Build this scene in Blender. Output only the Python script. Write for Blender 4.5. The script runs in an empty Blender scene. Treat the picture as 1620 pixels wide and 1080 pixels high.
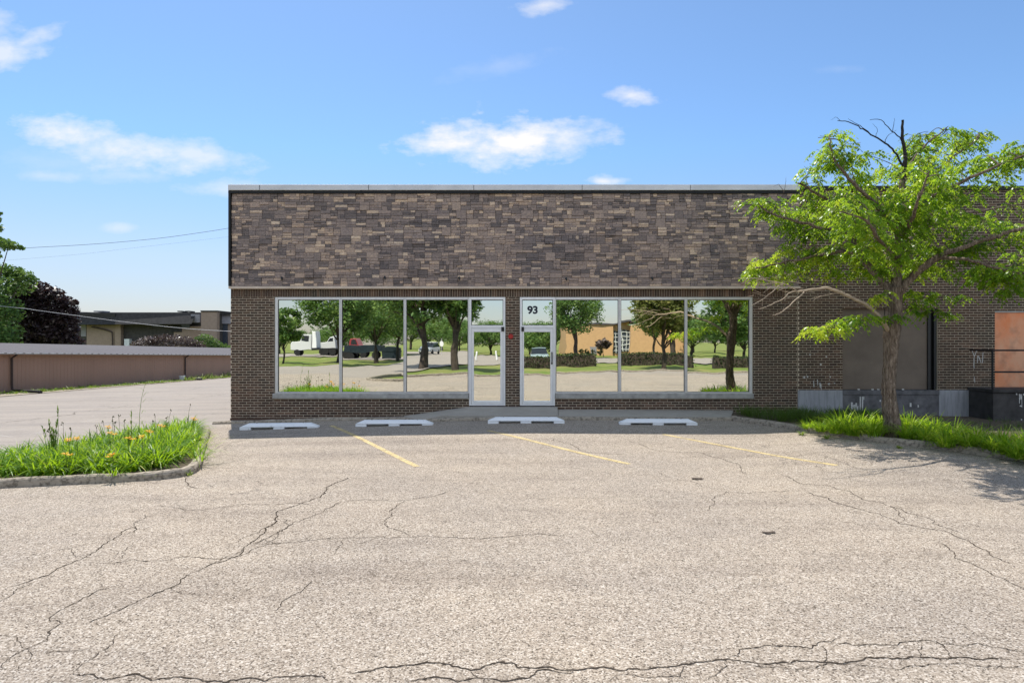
import bpy, bmesh, math, random
import numpy as np
from mathutils import Vector
R = math.radians
rng = np.random.default_rng(7)
random.seed(7)
S = bpy.context.scene
COL = S.collection

# ------------------------------------------------------------------ camera
CZ = 2.1; F = 1000.0; FY = 17.24            # camera height, focal length in photo px, facade distance
cd = bpy.data.cameras.new('camera'); cam = bpy.data.objects.new('camera', cd); COL.objects.link(cam)
cam.location = (0, 0, CZ); cam.rotation_euler = (R(90), 0, 0)
cd.sensor_width = 36; cd.lens = 36 * F / 1620; cd.clip_end = 3000; cd.clip_start = 0.05
S.camera = cam

# ------------------------------------------------------------------ sun, sky, exposure
SUN = Vector((-0.24, 0.53, 1.0)).normalized()
EL = math.asin(SUN.z); AZ = math.atan2(SUN.x, SUN.y)
sl = bpy.data.lights.new('sun', 'SUN'); so = bpy.data.objects.new('sun', sl); COL.objects.link(so)
sl.energy = 4.6; sl.angle = R(0.5); sl.color = (1.0, 0.955, 0.88)
so.rotation_euler = SUN.to_track_quat('Z', 'Y').to_euler(); so.location = (0, 0, 40)
W = bpy.data.worlds.new('World'); S.world = W; W.use_nodes = True
wn = W.node_tree; N = wn.nodes; L = wn.links; N.clear()
def wnode(t, **k):
    n = N.new(t)
    for a, b in k.items(): setattr(n, a, b)
    return n
def wmath(op, a, b=None, c=None, clamp=False):
    n = N.new('ShaderNodeMath'); n.operation = op; n.use_clamp = clamp
    for i, v in enumerate((a, b, c)):
        if v is None: continue
        if isinstance(v, (int, float)): n.inputs[i].default_value = v
        else: L.new(v, n.inputs[i])
    return n.outputs[0]
sky = wnode('ShaderNodeTexSky', sky_type='NISHITA'); sky.sun_disc = False
sky.sun_elevation = EL; sky.sun_rotation = AZ; sky.altitude = 100; sky.air_density = 1.15; sky.dust_density = 0.35; sky.ozone_density = 2.6
hs = wnode('ShaderNodeHueSaturation'); hs.inputs['Saturation'].default_value = 0.98; hs.inputs['Value'].default_value = 1.0
L.new(sky.outputs[0], hs.inputs['Color'])
bg = wnode('ShaderNodeBackground'); bg.inputs[1].default_value = 0.092
el = N.new('ShaderNodeSeparateXYZ'); tcs = N.new('ShaderNodeTexCoord'); L.new(tcs.outputs['Generated'], el.inputs[0])
rp = N.new('ShaderNodeValToRGB'); L.new(el.outputs[2], rp.inputs[0])
for e_, (p_, c_) in zip([rp.color_ramp.elements[0], rp.color_ramp.elements[1], rp.color_ramp.elements.new(.12), rp.color_ramp.elements.new(.28)], ((0, (.64, .65, .84, 1)), (.6, (.92, 1.05, 1.2, 1)), (.12, (.86, .86, .98, 1)), (.28, (.82, 1.03, 1.24, 1)))): e_.position = p_; e_.color = c_
ml = N.new('ShaderNodeMixRGB'); ml.blend_type = 'MULTIPLY'; ml.inputs[0].default_value = 1; L.new(hs.outputs[0], ml.inputs[1]); L.new(rp.outputs[0], ml.inputs[2]); L.new(ml.outputs[0], bg.inputs[0])
bc = wnode('ShaderNodeBackground'); bc.inputs[0].default_value = (1.0, 0.985, 0.985, 1); bc.inputs[1].default_value = 0.72
tc = wnode('ShaderNodeTexCoord'); sp = wnode('ShaderNodeSeparateXYZ'); L.new(tc.outputs['Generated'], sp.inputs[0])
yy = wmath('MAXIMUM', wmath('ABSOLUTE', sp.outputs[1]), 0.05)
front = wmath('GREATER_THAN', sp.outputs[1], 0.05)
uu = wmath('DIVIDE', sp.outputs[0], yy); vv = wmath('DIVIDE', sp.outputs[2], yy)
cv = wnode('ShaderNodeCombineXYZ'); L.new(uu, cv.inputs[0]); L.new(wmath('MULTIPLY', vv, 1.9), cv.inputs[1])
nz = wnode('ShaderNodeTexNoise'); nz.inputs['Scale'].default_value = 13; nz.inputs['Detail'].default_value = 9; nz.inputs['Roughness'].default_value = 0.58
L.new(cv.outputs[0], nz.inputs['Vector'])
nz2 = wnode('ShaderNodeTexNoise'); nz2.inputs['Scale'].default_value = 42; nz2.inputs['Detail'].default_value = 6; nz2.inputs['Roughness'].default_value = 0.6
L.new(cv.outputs[0], nz2.inputs['Vector'])
nn = wmath('MULTIPLY', wmath('ADD', wmath('SUBTRACT', nz.outputs[0], 0.5), wmath('MULTIPLY', wmath('SUBTRACT', nz2.outputs[0], 0.5), 0.35)), 2.6)
# cloud banks: centre, half size (tangent units of direction), opacity, tilt
CL = [(-.085, .312, .110, .034, 1.15, 0), (-.01, .318, .160, .044, 1.3, 0), (.085, .318, .095, .034, .95, .03),
      (-.700, .330, .110, .030, .95, -.1), (-.600, .300, .150, .036, .85, -.1), (-.500, .295, .110, .026, .7, -.1),
      (-.460, .240, .09, .018, .5, 0), (-.600, .262, .07, .014, .35, 0), (-.735, .262, .07, .012, .35, 0),
      (-.815, .455, .085, .040, .75, .1), (-.765, .475, .080, .018, .6, .45), (-.83, .50, .06, .03, .6, 0),
      (.188, .388, .052, .016, .95, 0), (.145, .253, .036, .012, 1.0, 0), (.050, .530, .050, .016, .7, .1),
      (-.615, .180, .030, .010, .4, 0), (-.02, .435, .09, .02, .16, .2), (-.7, .285, .16, .03, .18, 0), (.52, .43, .05, .01, .12, 0)]
tot = None
for (u0, v0, a, b, op, tl) in CL:
    du = wmath('SUBTRACT', uu, u0); dv0 = wmath('SUBTRACT', vv, v0)
    dv = wmath('SUBTRACT', dv0, wmath('MULTIPLY', du, tl))
    q = wmath('ADD', wmath('POWER', wmath('ABSOLUTE', wmath('DIVIDE', du, a)), 2), wmath('POWER', wmath('ABSOLUTE', wmath('DIVIDE', dv, b)), 2))
    e = wmath('SUBTRACT', 1.0, wmath('SQRT', q))
    d = wmath('MULTIPLY', wmath('ADD', wmath('MULTIPLY', e, 1.0), wmath('MULTIPLY', nn, 0.85)), .95, clamp=True)
    # soft outer limit so that a bank ends
    lim = wmath('MULTIPLY', wmath('ADD', e, 0.75), 1.4, clamp=True)
    d = wmath('MULTIPLY', wmath('MULTIPLY', d, lim), op)
    tot = d if tot is None else wmath('MAXIMUM', tot, d)
tot = wmath('MULTIPLY', wmath('MULTIPLY', tot, 0.86, clamp=True), front)
# added unseen bright cloud bank behind the camera, lights the shaded facade
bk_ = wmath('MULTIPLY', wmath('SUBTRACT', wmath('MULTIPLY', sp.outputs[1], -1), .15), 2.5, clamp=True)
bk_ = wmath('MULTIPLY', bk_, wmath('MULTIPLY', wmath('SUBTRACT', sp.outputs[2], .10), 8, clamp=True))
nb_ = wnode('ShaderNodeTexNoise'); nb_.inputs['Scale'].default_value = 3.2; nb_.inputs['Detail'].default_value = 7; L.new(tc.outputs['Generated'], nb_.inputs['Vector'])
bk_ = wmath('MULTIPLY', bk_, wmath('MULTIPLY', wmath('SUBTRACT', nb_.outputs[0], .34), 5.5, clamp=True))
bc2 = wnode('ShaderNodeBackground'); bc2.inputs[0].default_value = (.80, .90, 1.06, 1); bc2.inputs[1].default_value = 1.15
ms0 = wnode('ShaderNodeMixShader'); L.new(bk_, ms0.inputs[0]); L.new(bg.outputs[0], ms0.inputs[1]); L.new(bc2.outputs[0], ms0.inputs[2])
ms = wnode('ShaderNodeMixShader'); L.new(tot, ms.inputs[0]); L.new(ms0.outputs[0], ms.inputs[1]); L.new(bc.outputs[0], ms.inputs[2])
wo = wnode('ShaderNodeOutputWorld'); L.new(ms.outputs[0], wo.inputs[0])
vs = S.view_settings; vs.view_transform = 'Standard'; vs.look = 'None'; vs.exposure = 0.5; vs.gamma = 1

# ------------------------------------------------------------------ ground height
def sm(v, a, b):
    t = np.clip((np.asarray(v, float) - a) / (b - a), 0, 1); return t * t * (3 - 2 * t)
def G(x, y):
    x = np.asarray(x, float); y = np.asarray(y, float)
    sp1 = np.where(-x - 6 > 8, -x - 6, np.log1p(np.exp(np.minimum(-x - 6, 8))))
    g = -0.012 * np.minimum(sp1, 22) * sm(y, -4, 12)
    g = g - 0.0225 * np.clip(y - 18, 0, 80) * sm(-x, 4, 12)
    g = g + np.interp(x, [-12, -8, -5.6, -2.8, .3, 3.5, 6, 9, 14], [-.06, -.05, 0, .07, .135, .11, .10, .02, -.05]) * sm(y, 10.5, 15.5)
    g = g + .10 * sm(x, 4.8, 7.2) * sm(y, 8.5, 11.8) * (1 - .8 * sm(y, 12.6, 15.5))
    return g
def g1(x, y): return float(G(x, y))
def ray(px, py, h=0.0):
    """point on the ground (plus h) that the photo shows at px, py"""
    D = 10.0
    for _ in range(30):
        x = (px - 810) * D / F; D = D * .5 + .5 * (CZ - h - g1(x, D)) * F / max(py - 540, 1)
    return ((px - 810) * D / F, D)
def X(px, D=FY): return (px - 810) * (D / FY) / 58.0
def Z(py, D=FY): return CZ - (py - 540) * (D / FY) / 58.0

# ------------------------------------------------------------------ materials
MATS = {}
class NT:
    def __init__(s, name):
        s.m = bpy.data.materials.new(name); s.m.use_nodes = True; s.t = s.m.node_tree; s.n = s.t.nodes; s.l = s.t.links
        s.b = s.n['Principled BSDF']; s.out = s.n['Material Output']; MATS[name] = s.m
        s.tc = s.n.new('ShaderNodeTexCoord')
    def set(s, **k):
        for a, v in k.items(): s.b.inputs[a.replace('_', ' ')].default_value = v
    def vec(s, scale=(1, 1, 1), loc=(0, 0, 0)):
        mp = s.n.new('ShaderNodeMapping'); mp.inputs['Scale'].default_value = scale; mp.inputs['Location'].default_value = loc
        g = s.n.new('ShaderNodeNewGeometry'); s.l.new(g.outputs['Position'], mp.inputs[0]); return mp.outputs[0]
    def noise(s, scale, detail=4, rough=.55, vec=None, out=0):
        n = s.n.new('ShaderNodeTexNoise'); n.inputs['Scale'].default_value = scale; n.inputs['Detail'].default_value = detail
        n.inputs['Roughness'].default_value = rough; s.l.new(vec or s.vec(), n.inputs['Vector']); return n.outputs[out]
    def voro(s, scale, feature='F1', vec=None, out='Distance'):
        n = s.n.new('ShaderNodeTexVoronoi'); n.feature = feature; n.inputs['Scale'].default_value = scale
        s.l.new(vec or s.vec(), n.inputs['Vector']); return n.outputs[out]
    def ramp(s, fac, stops, const=False):
        n = s.n.new('ShaderNodeValToRGB'); cr = n.color_ramp
        if const: cr.interpolation = 'CONSTANT'
        while len(cr.elements) < len(stops): cr.elements.new(0.5)
        for e, (p, c) in zip(cr.elements, stops):
            e.position = p; e.color = (c[0], c[1], c[2], 1) if not isinstance(c, (int, float)) else (c, c, c, 1)
        s.l.new(fac, n.inputs[0]); return n.outputs[0]
    def mix(s, f, a, b, mode='MIX'):
        n = s.n.new('ShaderNodeMixRGB'); n.blend_type = mode
        for i, v in enumerate((f, a, b)):
            if isinstance(v, (int, float)): n.inputs[i].default_value = v if i == 0 else (v, v, v, 1)
            elif isinstance(v, tuple): n.inputs[i].default_value = (v[0], v[1], v[2], 1)
            else: s.l.new(v, n.inputs[i])
        return n.outputs[0]
    def math(s, op, a, b=None, clamp=False):
        n = s.n.new('ShaderNodeMath'); n.operation = op; n.use_clamp = clamp
        for i, v in enumerate((a, b)):
            if v is None: continue
            if isinstance(v, (int, float)): n.inputs[i].default_value = v
            else: s.l.new(v, n.inputs[i])
        return n.outputs[0]
    def attr(s, name):
        n = s.n.new('ShaderNodeAttribute'); n.attribute_name = name; return n.outputs['Fac']
    def col(s, o): s.l.new(o, s.b.inputs['Base Color'])
    def bump(s, h, strength=.3, dist=.01):
        n = s.n.new('ShaderNodeBump'); n.inputs['Strength'].default_value = strength; n.inputs['Distance'].default_value = dist
        s.l.new(h, n.inputs['Height']); s.l.new(n.outputs[0], s.b.inputs['Normal'])
def simple(name, c, rough=.6, metal=0, var=.15, scale=6, bump=0, spec=.4):
    t = NT(name); t.set(Roughness=rough, Metallic=metal); t.b.inputs['Specular IOR Level'].default_value = spec
    f = t.noise(scale, 6, .6)
    a = tuple(v * (1 - var) for v in c); b = tuple(min(1, v * (1 + var)) for v in c)
    t.col(t.ramp(f, [(.3, a), (.7, b)]))
    if bump: t.bump(t.noise(scale * 8, 4), bump, .01)
    return t.m
def leafmat(name, stops, trans=.45, rough=.45, back=None):
    t = NT(name); t.set(Roughness=rough); t.b.inputs['Specular IOR Level'].default_value = .2
    f = t.attr('rnd'); c = t.ramp(f, stops); t.col(c)
    tr = t.n.new('ShaderNodeBsdfTranslucent'); g = t.mix(.55, c, (back or (.30, .42, .03)), 'MIX'); t.l.new(g, tr.inputs[0])
    mx = t.n.new('ShaderNodeMixShader'); mx.inputs[0].default_value = trans
    t.l.new(t.b.outputs[0], mx.inputs[1]); t.l.new(tr.outputs[0], mx.inputs[2]); t.l.new(mx.outputs[0], t.out.inputs[0])
    return t.m

# pavement: worn asphalt with exposed aggregate
t = NT('asphalt'); t.set(Roughness=.92); t.b.inputs['Specular IOR Level'].default_value = .15
stone = t.voro(95, out='Color'); sepc = t.n.new('ShaderNodeSeparateColor'); t.l.new(stone, sepc.inputs[0])
agg = t.ramp(sepc.outputs[0], [(0, (.05, .038, .027)), (.12, (.14, .113, .088)), (.3, (.29, .24, .19)), (.72, (.385, .325, .262)), (1, (.60, .54, .47))])
stone2 = t.voro(34, out='Color'); sep2 = t.n.new('ShaderNodeSeparateColor'); t.l.new(stone2, sep2.inputs[0])
pit = t.noise(70, 3, .6); agg = t.mix(t.ramp(pit, [(.27, .75), (.36, 0)]), agg, (.07, .055, .042)); agg = t.mix(t.ramp(pit, [(.62, 0), (.70, .5)]), agg, (.66, .61, .55))
agg = t.mix(.10, agg, t.ramp(sep2.outputs[1], [(0, (.09, .073, .058)), (.2, (.20, .168, .14)), (.6, (.30, .258, .218)), (1, (.45, .41, .36))]))
big = t.noise(.35, 6, .6); streak = t.noise(1.0, 6, .62, t.vec((.22, 1.5, 1)))
mid = t.noise(4.5, 6, .65)
agg = t.mix(1, agg, t.ramp(big, [(.3, (.86, .865, .88)), (.7, (1.06, 1.04, 1.0))]), 'MULTIPLY')
agg = t.mix(1, agg, t.ramp(streak, [(.32, (.83, .82, .82)), (.5, (1, 1, 1)), (.72, (1.07, 1.07, 1.06))]), 'MULTIPLY')
agg = t.mix(1, agg, t.ramp(mid, [(.3, (.9, .9, .9)), (.7, (1.05, 1.05, 1.05))]), 'MULTIPLY')
drive = t.mix(.3, (.285, .258, .235), agg)
drive = t.mix(1, drive, t.ramp(t.noise(1, 5, .6, t.vec((.15, 1.2, 1))), [(.3, (.86, .86, .87)), (.6, (1.05, 1.04, 1.02))]), 'MULTIPLY')
g = t.n.new('ShaderNodeNewGeometry'); sx = t.n.new('ShaderNodeSeparateXYZ'); t.l.new(g.outputs['Position'], sx.inputs[0])
mk = t.math('MULTIPLY', t.math('SUBTRACT', -7.2, sx.outputs[0]), 1.5, True)
mk = t.math('MULTIPLY', mk, t.math('MULTIPLY', t.math('SUBTRACT', sx.outputs[1], 11.0), .6, True))
rl = t.math('MULTIPLY', t.math('SUBTRACT', -4.0, sx.outputs[1]), .5, True)
mk = t.math('MAXIMUM', mk, rl)
c = t.mix(mk, agg, drive)
c = t.mix(t.ramp(t.noise(.9, 5, .7, t.vec((1, 1.4, 1), (4, 2, 0))), [(.60, 0), (.74, .30)]), c, (.13, .11, .09))
c = t.mix(t.ramp(t.noise(6, 3, .5, t.vec((1, 1, 1), (9, 5, 0))), [(.72, 0), (.76, .5)]), c, (.09, .075, .06))
# fine hairline crazing in patches
cr = t.voro(1.35, 'DISTANCE_TO_EDGE', None); wob = t.noise(5, 4, .6, out=1)
wv = t.n.new('ShaderNodeVectorMath'); wv.operation = 'MULTIPLY_ADD'; t.l.new(wob, wv.inputs[0]); wv.inputs[1].default_value = (.5, .5, 0); t.l.new(t.vec(), wv.inputs[2])
cr = t.voro(1.1, 'DISTANCE_TO_EDGE', wv.outputs[0])
line = t.ramp(cr, [(0, 1), (.007, .7), (.012, 0)])
patch = t.ramp(t.noise(.28, 3), [(.53, 0), (.62, 1)])
lf = t.math('MULTIPLY', t.math('MULTIPLY', line, patch), .7)
c = t.mix(lf, c, (.07, .058, .05)); t.col(c)
t.bump(sepc.outputs[1], .55, .006)

t = NT('grass_ground'); t.set(Roughness=.95); t.b.inputs['Specular IOR Level'].default_value = .1
c = t.mix(t.ramp(t.noise(3.5, 7, .75), [(.3, 0), (.7, 1)]), (.055, .11, .018), (.20, .25, .06)); c = t.mix(t.ramp(t.noise(.25, 4), [(.4, 0), (.7, 1)]), c, (.25, .23, .085))
t.col(c); t.bump(t.noise(30, 4), .8, .04)
simple('soil', (.10, .075, .05), .95, scale=14, var=.4, bump=.6)
simple('dry_verge', (.30, .26, .19), .95, scale=5, var=.35, bump=.6)
t = NT('concrete'); t.set(Roughness=.88); t.b.inputs['Specular IOR Level'].default_value = .2
c = t.mix(t.noise(3, 7, .65), (.26, .235, .20), (.42, .385, .335)); c = t.mix(t.ramp(t.noise(60, 3), [(.35, .35), (.5, 0)]), c, (.16, .14, .12)); t.col(c); t.bump(t.noise(50, 5), .4, .006)
t = NT('kerb_concrete'); t.set(Roughness=.9); t.b.inputs['Specular IOR Level'].default_value = .15
c = t.mix(t.noise(4, 8, .7), (.20, .165, .125), (.46, .40, .32)); c = t.mix(t.ramp(t.noise(14, 5, .7), [(.4, .8), (.52, 0)]), c, (.12, .10, .075)); t.col(c); t.bump(t.noise(38, 6, .7), .7, .012)
simple('sill_concrete', (.33, .315, .29), .8, scale=5, var=.3, bump=.3)
t = NT('foundation'); t.set(Roughness=.85)
c = t.mix(t.noise(1.6, 7, .65), (.22, .22, .235), (.38, .38, .40)); c = t.mix(t.ramp(t.noise(1, 6, .7, t.vec((14, 1, 1.2))), [(.35, .5), (.55, 0)]), c, (.12, .12, .13)); t.col(c); t.bump(t.noise(40, 4), .3, .006)
simple('dark_foundation', (.11, .105, .11), .8, scale=4, var=.45, bump=.3)
simple('black_stoop', (.042, .038, .036), .75, scale=4, var=.5, bump=.3)
t = NT('brick'); t.set(Roughness=.85); t.b.inputs['Specular IOR Level'].default_value = .25
f = t.attr('rnd')
c = t.ramp(f, [(0, (.040, .024, .018)), (.3, (.072, .044, .032)), (.6, (.092, .054, .037)), (.85, (.13, .077, .052)), (1, (.20, .12, .08))])
c = t.mix(1, c, t.ramp(t.noise(45, 5, .7), [(.3, (.7, .7, .7)), (.7, (1.25, 1.22, 1.2))]), 'MULTIPLY')
c = t.mix(t.ramp(t.noise(.55, 5, .6), [(.42, 0), (.68, .42)]), c, (.055, .055, .04)); t.col(c); t.bump(t.noise(120, 4), .4, .004)
t = NT('mortar'); t.set(Roughness=.95)
c = t.mix(t.noise(18, 5), (.50, .41, .30), (.72, .62, .48)); c = t.mix(t.ramp(t.noise(.8, 5, .65), [(.40, 0), (.66, .5)]), c, (.24, .20, .14)); t.col(c)
t = NT('side_brick'); t.set(Roughness=.9)
bt = t.n.new('ShaderNodeTexBrick'); mp = t.n.new('ShaderNodeMapping'); mp.inputs['Rotation'].default_value = (R(90), 0, 0)
ge = t.n.new('ShaderNodeNewGeometry'); sx = t.n.new('ShaderNodeSeparateXYZ'); t.l.new(ge.outputs['Position'], sx.inputs[0])
cb = t.n.new('ShaderNodeCombineXYZ'); t.l.new(t.math('ADD', sx.outputs[0], sx.outputs[1]), cb.inputs[0]); t.l.new(sx.outputs[2], cb.inputs[1]); t.l.new(cb.outputs[0], bt.inputs['Vector'])
bt.inputs['Color1'].default_value = (.07, .05, .042, 1); bt.inputs['Color2'].default_value = (.12, .08, .06, 1); bt.inputs['Mortar'].default_value = (.33, .28, .22, 1)
bt.inputs['Scale'].default_value = 1; bt.inputs['Brick Width'].default_value = .21; bt.inputs['Row Height'].default_value = .07; bt.inputs['Mortar Size'].default_value = .005; t.col(bt.outputs[0])
t = NT('ashlar'); t.set(Roughness=.88); t.b.inputs['Specular IOR Level'].default_value = .25
f = t.attr('rnd')
c = t.ramp(f, [(0, (.135, .112, .108)), (.22, (.20, .160, .148)), (.42, (.275, .213, .188)), (.60, (.33, .252, .212)), (.74, (.39, .29, .23)), (.86, (.50, .375, .28)), (1, (.64, .50, .38))])
c = t.mix(1, c, t.ramp(t.noise(1, 6, .75, t.vec((16, 16, 42))), [(.28, (.5, .5, .52)), (.5, (1, 1, 1)), (.72, (1.55, 1.5, 1.42))]), 'MULTIPLY')
c = t.mix(1, c, t.ramp(t.noise(.7, 5, .6), [(.3, (.85, .88, .92)), (.7, (1.14, 1.1, 1.02))]), 'MULTIPLY')
t.col(c); t.bump(t.noise(1, 5, .7, t.vec((30, 30, 60))), .8, .012)
simple('ledge', (.50, .41, .33), .7, var=.15, scale=3)
simple('coping_metal', (.56, .55, .55), .5, .25, var=.14, scale=1.5)
simple('dark_metal', (.012, .012, .013), .6, .2)
simple('caulk', (.38, .30, .22), .9)
simple('aluminium', (.62, .60, .58), .42, .55, var=.08, scale=8)
simple('door_aluminium', (.74, .73, .72), .45, .35, var=.06, scale=8)
simple('gasket', (.02, .02, .02), .7)
t = NT('mirror_glass'); t.set(Roughness=.0, Metallic=1.0); t.l.new(t.ramp(t.noise(2.5, 5, .7, t.vec((1, 1, .5))), [(.4, .001), (.75, .022)]), t.b.inputs['Roughness'])
t.col(t.mix(t.noise(.8, 3), (.88, .89, .80), (.93, .94, .86)))
wv = t.noise(1.1, 2, .4); t.bump(wv, .035, .05)
simple('vinyl_black', (.008, .01, .025), .5)
simple('alarm_red', (.35, .02, .015), .5)
simple('board', (.15, .115, .088), .75, var=.22, scale=1.4, bump=.1)
t = NT('rust_panel'); t.set(Roughness=.5, Metallic=.15)
c = t.mix(t.ramp(t.noise(1, 5, .6, t.vec((1.6, 1, .9), (3, 0, 1))), [(.3, 0), (.62, 1)]), (.70, .20, .06), (.66, .34, .20)); c = t.mix(t.ramp(t.noise(2.5, 5), [(.5, 0), (.7, .5)]), c, (.22, .10, .06)); t.col(c)
t = NT('wheelstop'); t.set(Roughness=.7)
c = t.mix(t.ramp(t.noise(11, 7, .72), [(.30, 1), (.40, 0)]), (.74, .75, .76), (.45, .44, .42)); t.col(c); t.bump(t.noise(40, 4), .25, .006)
t = NT('yellow_paint'); t.set(Roughness=.75)
t.col(t.mix(t.noise(6, 5), (.56, .41, .15), (.62, .50, .27)))
al = t.math('MULTIPLY', t.ramp(t.noise(38, 5, .7), [(.40, 0), (.50, 1)]), t.ramp(t.noise(2.6, 5, .6), [(.30, .35), (.50, .95)])); t.l.new(al, t.b.inputs['Alpha'])
t = NT('faint_paint'); t.set(Roughness=.8); t.col(t.mix(t.noise(6, 5), (.62, .58, .52), (.7, .66, .6)))
al = t.ramp(t.noise(2.2, 6, .7), [(.42, 0), (.66, .35)]); t.l.new(al, t.b.inputs['Alpha'])
t = NT('crack'); t.set(Roughness=1.0); t.col(t.mix(t.noise(9, 3), (.03, .023, .018), (.085, .068, .054))); t.b.inputs['Specular IOR Level'].default_value = 0
al = t.ramp(t.noise(3.2, 6, .75), [(.30, .25), (.44, 1)]); t.l.new(al, t.b.inputs['Alpha'])
simple('dead_debris', (.06, .042, .03), .9, var=.5, scale=30)
t = NT('shed_siding'); t.set(Roughness=.75)
ge = t.n.new('ShaderNodeNewGeometry'); sx = t.n.new('ShaderNodeSeparateXYZ'); t.l.new(ge.outputs['Position'], sx.inputs[0])
wl = t.n.new('ShaderNodeTexNoise'); wl.inputs['Scale'].default_value = .8; t.l.new(t.vec((1, 1, .2)), wl.inputs['Vector'])
t.col(t.mix(wl.outputs[0], (.29, .175, .120), (.37, .225, .16)))
simple('shed_fascia', (.30, .27, .24), .6); simple('shed_roof', (.085, .078, .085), .9, var=.2, scale=8, bump=.4)
simple('tan_brick', (.29, .215, .165), .9, var=.12, scale=4); simple('dark_shingle', (.030, .028, .027), .9, var=.4, scale=3)
simple('charcoal_wall', (.062, .056, .052), .9, var=.3, scale=3); simple('pale_panel', (.25, .24, .26), .7); simple('window_dark', (.05, .06, .075), .15)
simple('white_plastic', (.6, .62, .62), .5); simple('black_plastic', (.015, .015, .016), .45); simple('brown_metal', (.05, .03, .025), .6)
simple('cable_dark', (.03, .03, .03), .6); simple('cable_pale', (.45, .45, .45), .5)
t = NT('bark'); t.set(Roughness=.95); t.b.inputs['Specular IOR Level'].default_value = .1
nb = t.noise(1, 8, .78, t.vec((24, 24, 4.5))); pl = t.voro(1, 'DISTANCE_TO_EDGE', t.vec((20, 20, 4))); pe = t.ramp(pl, [(0, 0), (.12, 1)])
c = t.ramp(nb, [(.30, (.05, .036, .027)), (.46, (.16, .12, .09)), (.60, (.30, .235, .18)), (.76, (.50, .42, .34))]); c = t.mix(1, c, t.mix(pe, (.72, .70, .68), (1.05, 1.05, 1.05)), 'MULTIPLY'); t.col(c); t.bump(t.math('ADD', nb, t.math('MULTIPLY', pe, .2)), 1, .04)
simple('dead_wood', (.36, .28, .20), .9, var=.3, scale=8); simple('dark_wood', (.022, .018, .016), .9, var=.3, scale=8)
simple('old_paint', (.50, .49, .47), .8, var=.5, scale=40); simple('dry_stalk', (.07, .075, .02), .95, spec=0); simple('trunk_dark', (.07, .052, .04), .95, var=.4, scale=5)
leafmat('locust_leaf', [(0, (.028, .07, .010)), (.35, (.08, .185, .015)), (.65, (.20, .35, .025)), (1, (.50, .54, .05))], .48, .34, (.60, .82, .04))
leafmat('lily_leaf', [(0, (.035, .10, .008)), (.5, (.12, .26, .014)), (.85, (.27, .40, .03)), (1, (.44, .45, .08))], .46, .42, (.52, .75, .02))
leafmat('grass_leaf', [(0, (.035, .075, .014)), (.6, (.075, .14, .025)), (1, (.17, .20, .06))], .3)
leafmat('weed_leaf', [(0, (.07, .13, .02)), (.6, (.15, .25, .04)), (1, (.28, .30, .09))], .35)
leafmat('tree_green', [(0, (.045, .10, .03)), (.5, (.11, .20, .055)), (1, (.25, .33, .09))], .3, .5, (.20, .32, .03))
leafmat('tree_olive', [(0, (.07, .085, .024)), (.5, (.15, .17, .045)), (1, (.27, .25, .085))], .25, .5, (.25, .3, .05))
leafmat('tree_purple', [(0, (.018, .011, .012)), (.5, (.045, .028, .028)), (.8, (.10, .07, .062)), (1, (.30, .25, .22))], .12, .35, (.10, .04, .03))
leafmat('tree_pinkish', [(0, (.05, .033, .03)), (.5, (.12, .085, .075)), (1, (.34, .28, .25))], .12, .35, (.15, .08, .06))
leafmat('hedge_leaf', [(0, (.012, .022, .010)), (.6, (.03, .05, .018)), (1, (.07, .09, .03))], .1)
leafmat('petal', [(0, (.80, .34, .03)), (1, (.85, .58, .07))], .35, .5, (.9, .4, .02))
simple('stucco', (.56, .34, .175), .9, var=.08, scale=2); simple('white_paint', (.78, .78, .77), .5, var=.05); simple('car_white', (.60, .60, .59), .4, var=.03)
simple('car_silver', (.33, .42, .42), .3, .4, var=.05); simple('truck_red', (.30, .035, .035), .5); simple('car_glass', (.02, .025, .03), .08); simple('tyre', (.015, .015, .015), .85)
simple('lamp_red', (.3, .01, .01), .3); simple('dumpster_blue', (.018, .028, .034), .7, var=.3, spec=.15); simple('yellow_post', (.6, .42, .03), .5)
M = MATS

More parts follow.
